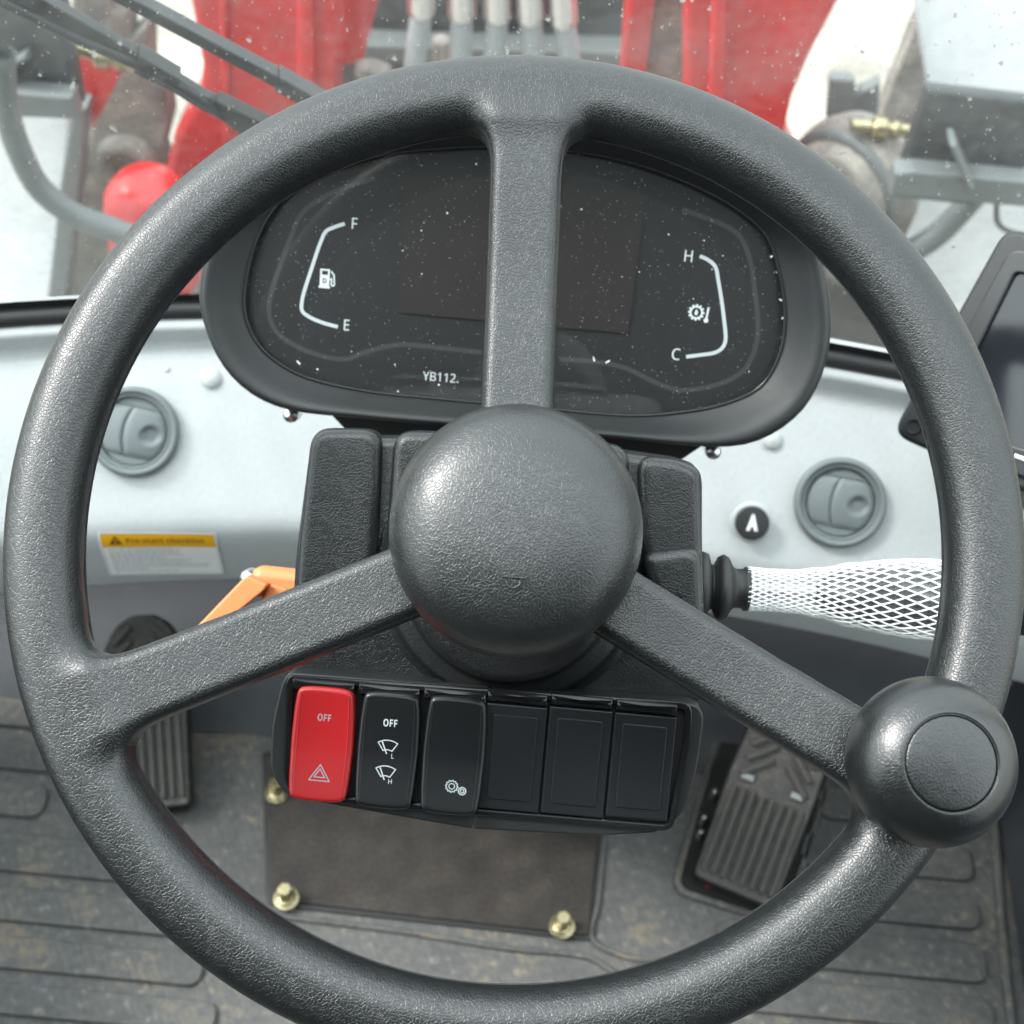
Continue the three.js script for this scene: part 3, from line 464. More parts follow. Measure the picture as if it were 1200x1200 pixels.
    // fuel pump with a D
    { const [x, y] = T(383, 326); g.save(); g.translate(x, y); g.scale(1.15, 1.15); g.fillRect(-26, 26, 38, 7); g.fillRect(-23, -30, 32, 56); g.fillStyle = '#0b0d0e'; g.fillRect(-17, -24, 20, 13); g.font = 'bold 24px sans-serif'; g.textAlign = 'center'; g.fillText('D', -7, 17); g.strokeStyle = '#c9d1d2'; g.lineWidth = 5; g.beginPath(); g.moveTo(9, 2); g.lineTo(16, 2); g.lineTo(16, 20); g.quadraticCurveTo(22, 28, 26, 18); g.lineTo(23, -12); g.lineTo(13, -24); g.stroke(); g.restore(); g.fillStyle = '#c9d1d2'; }
    { const [x, y] = T(816, 366); g.save(); g.translate(x, y); g.scale(1.15, 1.15); g.strokeStyle = '#c9d1d2'; g.lineWidth = 6; g.beginPath(); g.arc(0, 0, 19, 0, 7); g.stroke(); for (let i = 0; i < 12; i++) { g.save(); g.rotate(i * Math.PI / 6); g.fillRect(-3.5, -27, 7, 8); g.restore(); } g.beginPath(); g.moveTo(0, -11); g.quadraticCurveTo(11, 4, 0, 10); g.quadraticCurveTo(-11, 4, 0, -11); g.fill(); g.rotate(0.1); g.fillRect(33, -24, 7, 40); g.beginPath(); g.arc(36.5, 20, 8, 0, 7); g.fill(); g.restore(); }
  });
  const dsh = new THREE.ShapeGeometry(shapeOf(I)); dsh.translate(0, 0, ZF); const du = dsh.attributes.uv; for (let i = 0; i < du.count; i++) du.setXY(i, (du.getX(i) - bx0) * S / CW, (du.getY(i) - by0) * S / CH);
  part('dial_sheet', dsh, std({ map: dial, roughness: 0.6 }), cl);
  const disp = FI.uvs([[476, 200], [757, 228], [736, 391], [467, 366]], ZF); part('display', extr(ccw(roundPoly(disp, 0.001)), 0.0006, 0, ZF + 0.0004), std({ color: lin(0.0068, 0.0052, 0.0045), roughness: 0.6 }), cl);
  part('cover_glass', new THREE.ShapeGeometry(shapeOf(inset(I, -0.0003))).translate(0, 0, -0.0132), new THREE.MeshPhysicalMaterial({ color: 0xffffff, transmission: 1, thickness: 0, roughness: 0.03, ior: 1.5, side: THREE.DoubleSide }), cl);
  part('lens_edge', tube(I.map(p => V3(p[0], p[1], -0.0124)), 0.0011, 320, 8, true), M.gloss, cl);
  // dust and peeled film marks on the cover glass, plus painted reflection flecks
  const specks = []; for (let i = 0; i < 1500; i++) { const px = rr(290, 918), py = rr(178, 484); const q = FI.uv(px, py, -0.0129); let ins = false; for (let a = 0, b = I.length - 1; a < I.length; b = a++) if ((I[a][1] > q[1]) !== (I[b][1] > q[1]) && q[0] < (I[b][0] - I[a][0]) * (q[1] - I[a][1]) / (I[b][1] - I[a][1]) + I[a][0]) ins = !ins; if (!ins) continue; const s = rnd() < 0.025 ? rr(0.0003, 0.0006) : rr(0.00008, 0.00020); specks.push(new THREE.CircleGeometry(s, 6).scale(1, rr(0.5, 1), 1).rotateZ(rr(0, 3)).translate(q[0], q[1], -0.0129)); }
  for (const [px, py] of [[696, 421], [712, 424], [640, 470], [905, 300], [912, 318], [916, 352], [918, 372], [920, 388], [350, 425]]) { const q = FI.uv(px, py, -0.0129); specks.push(extr(roundPoly([[-0.003, -0.0006], [0.002, -0.0009], [0.004, 0.0002], [-0.002, 0.0011]], 0.0005), 0.0003, 0, 0).rotateZ(rr(0, 3)).scale(0.45, 0.45, 1).translate(q[0], q[1], -0.0129)); }  // pale flecks: peeled film marks and a painted bright reflection
  tag(part('dust_specks', specks, M.dust, cl), 'fine pale dust, peeled film marks and painted reflection flecks on the cover glass', null, null, 'stuff');
  // bracket and screws under the housing
  const br = FI.uvs([[352, 480], [860, 520], [800, 560], [400, 530]]);
  part('mounting_bracket', extr(ccw(roundPoly(br, 0.006)), 0.012, 0.002, -0.062), M.black, cl);
  part('mounting_arm', rbox(0.11, 0.09, 0.02, 0.004, 0, -0.06, -0.088), M.fine, cl);
  for (const [px, py] of [[341, 486], [836, 529]]) { const q = FI.uv(px, py, -0.045); part('screw', lathe([[0.0001, 0.0045], [0.0028, 0.004], [0.0044, 0.0022], [0.0048, 0], [0.0048, -0.012]], 24, 'z').translate(q[0], q[1], -0.045), M.steel, cl); }
}

// ------------------------------------------------------------------ steering wheel (one distance field, meshed by surface nets)
const FW = frame(atDepth(600.5, 632, 0.58), V3(0, Math.cos(32 * RAD), Math.sin(32 * RAD)));
{
  const R = 0.1935, A = 0.0158, B = 0.0150;
  const dirs = [93, 207.2, -26.6].map(a => [Math.cos(a * RAD), Math.sin(a * RAD)]);
  const ZS = -0.001;                                       // spoke mid-plane
  const rimD = (x, y, z) => { const q = Math.hypot(x, y) - R, th = Math.atan2(y, x); const grip = (q < 0.004 && z < 0) ? 0.00035 * Math.sin(th * 44) * smooth(0.0, -0.008, z) * smooth(0.004, -0.006, q) : 0; const k = Math.pow(Math.pow(Math.abs(q) / A, 2.35) + Math.pow(Math.abs(z) / B, 2.35), 1 / 2.35); return (k - 1) * Math.min(A, B) + grip; };
  const spokeD = (i, x, y, z) => { const [dx, dy] = dirs[i], s = x * dx + y * dy, t = -x * dy + y * dx; const zz = z - ZS - 0.0062 * smooth(0.10, 0.18, s); const hw = 0.0150 + 0.002 * smooth(0.15, 0.19, s), hz = 0.0088, r = 0.0050; const qx = Math.abs(s - 0.095) - 0.085 + r, qy = Math.abs(t) - hw + r, qz = Math.abs(zz) - hz + r; return Math.hypot(Math.max(qx, 0), Math.max(qy, 0), Math.max(qz, 0)) + Math.min(Math.max(qx, qy, qz), 0) - r; };
  const smin = (a, b, k) => { const h = Math.max(k - Math.abs(a - b), 0) / k; return Math.min(a, b) - h * h * k / 4; };
  const field = (x, y, z) => { const rim = rimD(x, y, z); let s = 1; for (let i = 0; i < 3; i++) s = Math.min(s, spokeD(i, x, y, z)); return smin(rim, s, 0.016); };
  const h = 0.0021, x0 = -0.2142, z0 = -0.0210, nx = 205, nz = 21, f = new Float32Array(nx * nx * nz), id = (i, j, k) => (k * nx + j) * nx + i;
  for (let k = 0; k < nz; k++) for (let j = 0; j < nx; j++) for (let i = 0; i < nx; i++) { const x = x0 + i * h, y = x0 + j * h; const rad = Math.hypot(x, y); f[id(i, j, k)] = (rad > 0.218 ? 0.02 : field(x, y, z0 + k * h)); }
  const vid = new Int32Array(nx * nx * nz).fill(-1), pos = [];
  for (let k = 0; k + 1 < nz; k++) for (let j = 0; j + 1 < nx; j++) for (let i = 0; i + 1 < nx; i++) {
    let m = 0, sx = 0, sy = 0, sz = 0, inC = 0; const v = []; for (let c = 0; c < 8; c++) { const q = f[id(i + (c & 1), j + (c >> 1 & 1), k + (c >> 2))]; v.push(q); if (q < 0) inC++; }
    if (inC === 0 || inC === 8) continue;
    for (let a = 0; a < 8; a++) for (const bit of [1, 2, 4]) if (!(a & bit)) { const b = a | bit; if ((v[a] < 0) !== (v[b] < 0)) { const t = v[a] / (v[a] - v[b]); sx += (a & 1) + (bit === 1 ? t : 0); sy += (a >> 1 & 1) + (bit === 2 ? t : 0); sz += (a >> 2) + (bit === 4 ? t : 0); m++; } }
    vid[id(i, j, k)] = pos.length / 3; pos.push(x0 + (i + sx / m) * h, x0 + (j + sy / m) * h, z0 + (k + sz / m) * h);
  }
  const nrm = new Float32Array(pos.length), e = 0.0004;
  for (let i = 0; i < pos.length; i += 3) { let [x, y, z] = [pos[i], pos[i + 1], pos[i + 2]], n; for (let it = 0; it < 3; it++) { const d = field(x, y, z); n = V3(field(x + e, y, z) - field(x - e, y, z), field(x, y + e, z) - field(x, y - e, z), field(x, y, z + e) - field(x, y, z - e)); const L = n.length() / (2 * e); n.normalize(); const st = Math.max(-0.001, Math.min(0.001, d / Math.max(0.4, L))); x -= n.x * st; y -= n.y * st; z -= n.z * st; } pos[i] = x; pos[i + 1] = y; pos[i + 2] = z; nrm[i] = n.x; nrm[i + 1] = n.y; nrm[i + 2] = n.z; }
  const out = [[], [], [], []].map(() => ({ p: [], n: [], u: [] }));
  const tri = (a, b, c) => {
    const P = [a, b, c].map(q => [pos[q * 3], pos[q * 3 + 1], pos[q * 3 + 2]]); const m = [0, 1, 2].map(q => (P[0][q] + P[1][q] + P[2][q]) / 3);
    let cls = 0, best = Math.hypot(m[0], m[1]) > R - A * 0.92 ? -9 : rimD(...m); if (best > -9) for (let i = 0; i < 3; i++) { const d = spokeD(i, ...m); if (d < best - 0.0) { best = d; cls = i + 1; } }
    const th0 = Math.atan2(m[1], m[0]), ps0 = Math.atan2(m[2], Math.hypot(m[0], m[1]) - R);
    const wrap = (t, r) => t - 2 * Math.PI * Math.round((t - r) / (2 * Math.PI)); const o = out[cls];
    [a, b, c].forEach((q, k) => { const [x, y, z] = P[k]; o.p.push(x, y, z); o.n.push(nrm[q * 3], nrm[q * 3 + 1], nrm[q * 3 + 2]); if (cls === 0) { const th = wrap(Math.atan2(y, x), th0), ps = wrap(Math.atan2(z, Math.hypot(x, y) - R), ps0); o.u.push(th * R, ps * 0.0155); } else { const nz = Math.abs(nrm[a * 3 + 2] + nrm[b * 3 + 2] + nrm[c * 3 + 2]) / 3; const [dx, dy] = dirs[cls - 1]; o.u.push(x * dx + y * dy, nz > 0.5 ? -x * dy + y * dx : z); } });
  };
  const quad = (a, b, c, d, flip) => { if (a < 0 || b < 0 || c < 0 || d < 0) return; if (flip) { tri(a, c, b); tri(a, d, c); } else { tri(a, b, c); tri(a, c, d); } };
  for (let k = 1; k + 1 < nz; k++) for (let j = 1; j + 1 < nx; j++) for (let i = 1; i + 1 < nx; i++) {
    const s = f[id(i, j, k)] < 0;
    if (s !== f[id(i + 1, j, k)] < 0) quad(vid[id(i, j - 1, k - 1)], vid[id(i, j, k - 1)], vid[id(i, j, k)], vid[id(i, j - 1, k)], !s);
    if (s !== f[id(i, j + 1, k)] < 0) quad(vid[id(i - 1, j, k - 1)], vid[id(i, j, k - 1)], vid[id(i, j, k)], vid[id(i - 1, j, k)], s);
    if (s !== f[id(i, j, k + 1)] < 0) quad(vid[id(i - 1, j - 1, k)], vid[id(i, j - 1, k)], vid[id(i, j, k)], vid[id(i - 1, j, k)], !s);
  }
  const wheel = thing('steering_wheel', 'large black three spoke steering wheel with a spinner knob', 'steering wheel', FW);
  out.forEach((o, i) => { const g = new THREE.BufferGeometry(); g.setAttribute('position', new THREE.Float32BufferAttribute(o.p, 3)); g.setAttribute('normal', new THREE.Float32BufferAttribute(o.n, 3)); g.setAttribute('uv', new THREE.Float32BufferAttribute(o.u, 2)); part(i ? 'spoke' : 'rim', g, M.grain, wheel); });
  part('mould_line', [new THREE.TorusGeometry(R - A + 0.0001, 0.0004, 6, 240).translate(0, 0, -0.004), new THREE.TorusGeometry(R + A - 0.0001, 0.0004, 6, 240).translate(0, 0, -0.004)], M.fine, wheel);
  // hub cap: broad low dome
  const hr = 0.0478, prof = [[0.0001, 0.0535], [0.010, 0.0533], [0.020, 0.0524], [0.029, 0.0505], [0.0355, 0.0478], [0.0405, 0.0440], [0.0442, 0.0390], [0.0464, 0.033], [0.0475, 0.026], [0.0478, 0.018], [0.0472, 0.008], [0.0455, -0.004], [0.043, -0.012], [0.03, -0.014]];
  const hubCurve = new THREE.SplineCurve(prof.map(p => new THREE.Vector2(...p))).getPoints(70).map(p => [Math.max(0.0001, p.x), p.y]);
  const hg = boxUVnormals(lathe(hubCurve, 120, 'z').scale(1.055, 1.055, 1).translate(0.0015, 0.001, 0));
  const hub = part('hub_cap', hg, M.grainSoft, wheel);
  { // small moulded horn mark
    const q = FW.uv(601, 681, 0.05); const rq = Math.hypot(q[0] - 0.0015, q[1] - 0.001) / 1.055, hk = hubCurve.findIndex(p => p[0] > rq), zc = hubCurve[hk][1] + 0.0006, pts = [[-0.0042, 0.0012], [0.0046, 0.0012]].map(p => V3(q[0] + p[0], q[1] + p[1], zc));
    const u = []; for (let k = 0; k <= 14; k++) { const t = Math.PI + Math.PI * k / 14; u.push(V3(q[0] + 0.0002 + 0.0026 * Math.cos(t), q[1] - 0.0002 + 0.0026 * Math.sin(t), zc - 0.0001)); }
    part('horn_mark', [tube(pts, 0.00035, 10, 6), tube(u, 0.00035, 24, 6)], M.grainSoft, hub);
  }
  // spinner knob on the rim
  const kq = FW.uv(1072, 893, 0.03), knob = new THREE.Group(); knob.name = 'spinner_knob'; knob.position.set(kq[0], kq[1], 0.0); wheel.add(knob); knob.rotation.set(-0.02, 0.10, 0);
  const kp = [[0.0165, 0.010], [0.0175, 0.018], [0.022, 0.021], [0.0278, 0.0245], [0.0305, 0.030], [0.0318, 0.037], [0.0312, 0.0435], [0.0285, 0.0500], [0.0245, 0.0545], [0.0205, 0.0572], [0.0182, 0.0581], [0.0178, 0.0576], [0.0174, 0.0576]];
  const kc = new THREE.SplineCurve(kp.map(p => new THREE.Vector2(...p))).getPoints(60).map(p => [p.x, p.y]);
  part('ball', boxUVnormals(lathe(kc, 96, 'z')), M.knob || (M.knob = new THREE.MeshPhysicalMaterial({ side: THREE.DoubleSide, ior: 1.62, color: lin(0.0065, 0.0080, 0.0086), roughness: 0.38, roughnessMap: grainRough, bumpMap: grainTex, bumpScale: 0.00005 })), knob);
  part('cap_disc', boxUVnormals(lathe([[0.0001, 0.0592], [0.008, 0.0590], [0.013, 0.0585], [0.0162, 0.0580], [0.0171, 0.0576], [0.0172, 0.056]], 64, 'z')), M.knob, knob);
  part('stem', lathe([[0.0145, -0.004], [0.0145, 0.02], [0.0001, 0.02]], 40, 'z'), M.fine, knob);
  part('clamp', lathe([[0.019, -0.006], [0.020, 0.004], [0.0185, 0.013], [0.0145, 0.0145]], 48, 'z'), M.fine, knob);
}
function boxUVnormals(g) { const n = g.toNonIndexed(); const keep = n.attributes.normal.clone(); boxUV(n); n.setAttribute('normal', keep); return n; }

// ------------------------------------------------------------------ stalk with rubber boot, packing net
{
  const d = 0.70, axis = [[822, 676], [872, 690], [950, 695], [1000, 699], [1060, 702], [1110, 705], [1210, 709], [1300, 714]].map(p => atDepth(p[0], p[1], d));
  const a = axis[0], dir = axis[7].clone().sub(axis[1]).normalize(); const f = frame(axis[1], V3(0, 0.75, 0.66), dir);
  const st = thing('column_stalk', 'black gear stalk with ribbed rubber boot on the column side', 'stalk', f); const k = d / FPX;
  const X = px => (px - 872) * k;
  part('boot', lathe([[0.0001, X(812)], [40 * k, X(812)], [41 * k, X(822)], [39 * k, X(828)], [27 * k, X(832)], [26 * k, X(835)], [36 * k, X(840)], [39 * k, X(846)], [36 * k, X(852)], [25 * k, X(858)], [23 * k, X(862)], [23.5 * k, X(870)], [26 * k, X(872)], [26 * k, X(877)], [22 * k, X(878)], [9 * k, X(876)]].map(p => [Math.max(p[0], 1e-4), p[1]]), 48, 'x'), M.rubber, st);
  part('lever_rod', lathe([[9 * k, X(860)], [9 * k, X(985)]], 24, 'x'), M.steel, st);
  part('grip', lathe([[9 * k, X(955)], [17 * k, X(962)], [27 * k, X(985)], [33 * k, X(1020)], [35 * k, X(1075)], [33.5 * k, X(1080)], [35 * k, X(1084)], [35.5 * k, X(1110)], [34 * k, X(1114)], [35.5 * k, X(1118)], [36 * k, X(1290)], [30 * k, X(1304)], [1e-4, X(1306)]], 48, 'x'), M.satin, st);
  for (const p of [1070, 1148, 1172]) part('ring_line', lathe([[36 * k, X(p)], [37.3 * k, X(p + 1)], [37.3 * k, X(p + 6)], [36 * k, X(p + 7)]], 48, 'x'), M.darkPaint, st);
  // net sleeve: two crossing families of strands around the spindle
  const rad = px => { const T = [[874, 25], [900, 24], [930, 25], [960, 29], [1000, 37], [1040, 43], [1080, 46], [1110, 46], [1140, 42], [1160, 39]]; for (let i = 0; i + 1 < T.length; i++) if (px <= T[i + 1][0]) { const t = smooth(0, 1, (px - T[i][0]) / (T[i + 1][0] - T[i][0])); return (T[i][1] + (T[i + 1][1] - T[i][1]) * t); } return 39; };
  { const L = []; for (let px = 880; px <= 1150; px += 5) { const ring = []; for (let q = 0; q < 40; q++) { const t = q / 40 * 2 * Math.PI, rw = (rad(px) - 3.5 + 1.3 * Math.sin(t * 3 + px * 0.05) * Math.sin(px * 0.09 + t * 2) + 0.8 * Math.sin(t * 7 - px * 0.12)) * k; ring.push(V3(X(px), rw * Math.cos(t), rw * Math.sin(t))); } L.push(ring); } part('plastic_wrap', rings(L), new THREE.MeshPhysicalMaterial({ color: lin(0.97, 0.98, 0.98), transmission: 0.95, thickness: 0, roughness: 0.16, side: THREE.DoubleSide }), st); }
  const strands = [], NS = 26;
  for (const s of [-1, 1]) for (let q = 0; q < NS; q++) { const pts = []; let ph = q / NS * 2 * Math.PI + (s > 0 ? 0.09 : 0); for (let px = 874; px <= 1156; px += 3) { const r = rad(px) * (1 + 0.012 * Math.sin(px * 0.13 + q)) * k; ph += s * 3 / rad(px) * 0.40; pts.push(V3(X(px), r * Math.cos(ph), r * Math.sin(ph))); } strands.push(tube(pts, 0.00044, 180, 5)); }
  const net = thing('packing_net', 'white foam packing net wrapped around the stalk', 'net', f); tag(part('mesh_strands', strands, M.net, net), 'white diamond mesh strands', null, null, 'stuff');
}
// ------------------------------------------------------------------ orange lever left of the column
{
  const f = frame(atDepth(320, 690, 0.76), V3(0, 0.72, 0.69)), g = thing('orange_lever', 'orange lever with a short tube beside the steering column', 'lever', f); const U = p => f.uvs(p);
  const a = f.uv(292, 682), b = f.uv(372, 690);
  part('tube', [bar(V3(a[0], a[1], -0.008), V3(b[0], b[1], -0.008), 0.017, 0.017, 0.006)], M.orange, g);
  part('arm', extr(ccw(roundPoly(U([[293, 672], [318, 683], [313, 690], [228, 760], [216, 752]]), 0.002)), 0.010, 0.0012, 0.0), M.orange, g);
  part('web', extr(ccw(roundPoly(U([[317, 684], [338, 690], [338, 702], [300, 716]]), 0.002)), 0.006, 0.001, -0.004), M.orange, g);
  const s = f.uv(289, 679); part('pin', lathe([[0.0001, 0.006], [0.004, 0.005], [0.005, 0], [0.005, -0.008]], 20, 'z').translate(s[0], s[1], -0.006), M.steel, g);
}
// ------------------------------------------------------------------ monitor
{
  const f = frame(atDepth(1150, 430, 0.86), V3(-0.53, 0.65, 0.545), V3(1, 0, 0.85)), g = thing('monitor', 'black framed display screen mounted on the dashboard beside the wheel', 'monitor', f);
  const U = (p, h = 0) => f.uvs(p, h);
  const outer = U([[1178, 264], [1400, 330], [1400, 640], [1200, 578], [1090, 529], [1043, 508]]);
  part('back_case', bevelPad(ccw(roundPoly(outer, 0.012, 8)), 0.032, 0.004, -0.032), M.fine, g);
  const bez = U([[1185, 290], [1390, 350], [1330, 596], [1200, 560], [1084, 512], [1082, 478]], 0.004), scr = U([[1190, 318], [1380, 372], [1310, 560], [1200, 526], [1102, 495]], 0.004);
  const bo = ccw(roundPoly(bez, 0.008, 6)), so = ccw(roundPoly(scr, 0.004, 5));
  part('bezel', extr(bo, 0.0055, 0.0012, -0.001, [so.slice().reverse()]), M.satin, g);
  part('screen', extr(so, 0.001, 0, -0.0002), std({ color: lin(0.012, 0.014, 0.018), roughness: 0.10, roughnessMap: cloudTex }), g);
  part('edge_strip', bar(V3(...f.uv(1188, 534, 0.005), 0.0045), V3(...f.uv(1240, 552, 0.005), 0.0045), 0.003, 0.002, 0.0008), M.steel, g);
  const q = f.uv(1071, 500); part('mount_screw', lathe([[0.0001, 0.0005], [0.0035, 0.0004], [0.004, 0.0015], [0.0052, 0.0016], [0.0056, 0]], 28, 'z').translate(q[0], q[1], 0), M.black, g);
  part('stand', bar(V3(0.06, -0.02, -0.03), f.l(V3(0.36, 0.40, -0.74)), 0.05, 0.02, 0.006, V3(0, 1, 0)), M.fine, g);
}
// ------------------------------------------------------------------ floor plate, bolts, pedals
{
  const o = hitY(500, 1060, 0), f = frame(V3(o.x, 0.001, o.z), V3(0, 1, 0)), g = thing('floor_plate', 'dirty dark metal cover plate on the floor under the steering column', 'plate', f);
  const P = [[313, 885], [706, 925], [690, 1096], [318, 1054]].map(p => f.uv(p[0], p[1], 0.006));
  part('plate', bevelPad(ccw(roundPoly(P, 0.004)), 0.006, 0.0015, 0), M.brown, g);
  const rim = ccw(roundPoly([[307, 880], [713, 920], [696, 1103], [312, 1060]].map(p => f.uv(p[0], p[1], 0.002)), 0.006)); part('seal', extr(rim, 0.003, 0.001, 0), M.rubber, g);
  const hb = hexBolt(0.0066, 0.016);
  [[335, 1050], [659, 1083], [324, 926], [690, 955]].forEach(([px, py], i) => { const q = f.uv(px, py, 0.012); const b = thing('hex_bolt', i === 0 ? 'zinc hex bolt at the plate corner toward the ribbed mat bars' : i === 1 ? 'zinc hex bolt at the plate corner toward the right pedal' : i === 2 ? 'zinc hex bolt half hidden behind the red switch side of the column' : 'zinc hex bolt hidden behind the blank switch side of the column', 'bolt', frame(f.w(q[0], q[1], 0.0065), V3(0, 1, 0)), 'bolts of the floor plate'); b.rotateZ(0.3 * i); part('washer', hb.washer, M.zinc, b); part('head', hb.head, M.zinc, b); });
  // treadle pedals
  const pedal = (bl, br, tilt, len, label, flipTop) => {
    const a = hitY(bl[0], bl[1], 0.03), b = hitY(br[0], br[1], 0.03), ex = b.clone().sub(a).setY(0).normalize(), fwd = V3(ex.z, 0, -ex.x); if (fwd.z > 0) fwd.negate(); const sp = flipTop > 0 ? 9 * RAD : -12 * RAD; ex.applyAxisAngle(V3(0, 1, 0), -sp); fwd.applyAxisAngle(V3(0, 1, 0), -sp);
    const ey = fwd.clone().multiplyScalar(Math.cos(tilt)).add(V3(0, Math.sin(tilt), 0)), n = ex.clone().cross(ey); const W = a.distanceTo(b), fr = frame(a.clone().add(b).multiplyScalar(0.5), n, ex);
    const p = thing('pedal', label, 'pedal', fr, 'treadle pedals');
    const ol = [[-W / 2, 0], [W / 2, 0], [W / 2 * 1.06, len * 0.55], [W / 2 * 1.0, len * 0.84], [W * 0.34, len * 0.95], [W * 0.15, len], [-W * 0.15, len], [-W * 0.34, len * 0.95], [-W / 2 * 1.0, len * 0.84], [-W / 2 * 1.06, len * 0.55]];
    part('pad', bevelPad(ccw(roundPoly(ol, 0.006)), 0.012, 0.002, -0.012), M.mud, p);
    part('base_plate', extr(ccw(roundPoly(ol.map(q => [q[0] * 1.06, q[1] * 1.015]), 0.005)), 0.006, 0.001, -0.02), M.black, p);
    const n1 = 8; for (let i = 0; i < n1; i++) { const x = -W * 0.42 + W * 0.84 * i / (n1 - 1); part('rib', rbox(W * 0.062, len * 0.44, 0.008, 0.0022, x, len * 0.26, 0.0015), M.pedalRib, p); }
    for (const s of [-1, 1]) for (let i = 0; i < 5; i++) { const x = s * W * 0.25, y = len * (0.60 + 0.075 * i), L = W * (i > 2 ? 0.34 : 0.42); part('chevron_rib', rbox(L, len * 0.032, 0.008, 0.002).rotateZ(-s * 0.75).translate(x, y, 0.0015), M.pedalRib, p); }
    for (const s of [-1, 1]) part('rivet', rbox(W * 0.16, 0.007, 0.005, 0.0015, s * W * 0.31, len * 0.535, 0.0015), M.dullSteel, p);
    part('hinge', rbox(W * 0.9, 0.02, 0.026, 0.004, 0, len * 0.03, -0.026), M.black, p);
    part('support', rbox(W * 0.4, 0.03, 0.09, 0.004, 0, len * 0.75, -0.062), M.black, p);
    return { p, fr, W };
  };
  const r = pedal([811, 1032], [908, 1058], 28 * RAD, 0.185, 'muddy ribbed treadle pedal in the dark recess on the side of the stalk', 1);
  const l = pedal([132, 944], [221, 951], 28 * RAD, 0.178, 'muddy ribbed treadle pedal on the side of the orange lever', -1);
  // recess around the right pedal
  const ro = hitY(870, 960, 0), rf = frame(V3(ro.x, 0.0015, ro.z), V3(0, 1, 0)), rc = thing('pedal_recess', 'black recessed pedal base in the floor mat', 'recess', rf); const q = ccw(roundPoly([[858, 820], [985, 850], [915, 1078], [797, 1040]].map(p => rf.uv(p[0], p[1])), 0.01)); part('base', extr(q, 0.004, 0.001, 0), M.black, rc);
  part('lip', extr(inset(q, -0.008), 0.005, 0.002, -0.001, [inset(q, -0.001).slice().reverse()]), M.mat, rc);
  for (const [px, py] of [[838, 928], [826, 958], [822, 975]]) { const c = rf.uv(px, py, 0.02); part('spring_end', lathe([[0.0001, 0.022], [0.004, 0.021], [0.0045, 0.004]], 16, 'z').translate(c[0], c[1], 0), M.steel, rc); }
  const red = rf.uv(833, 1036, 0.006); part('red_tag', rbox(0.01, 0.006, 0.004, 0.001, red[0], red[1], 0.006), std({ color: lin(0.5, 0.03, 0.03), roughness: 0.5 }), rc);
}

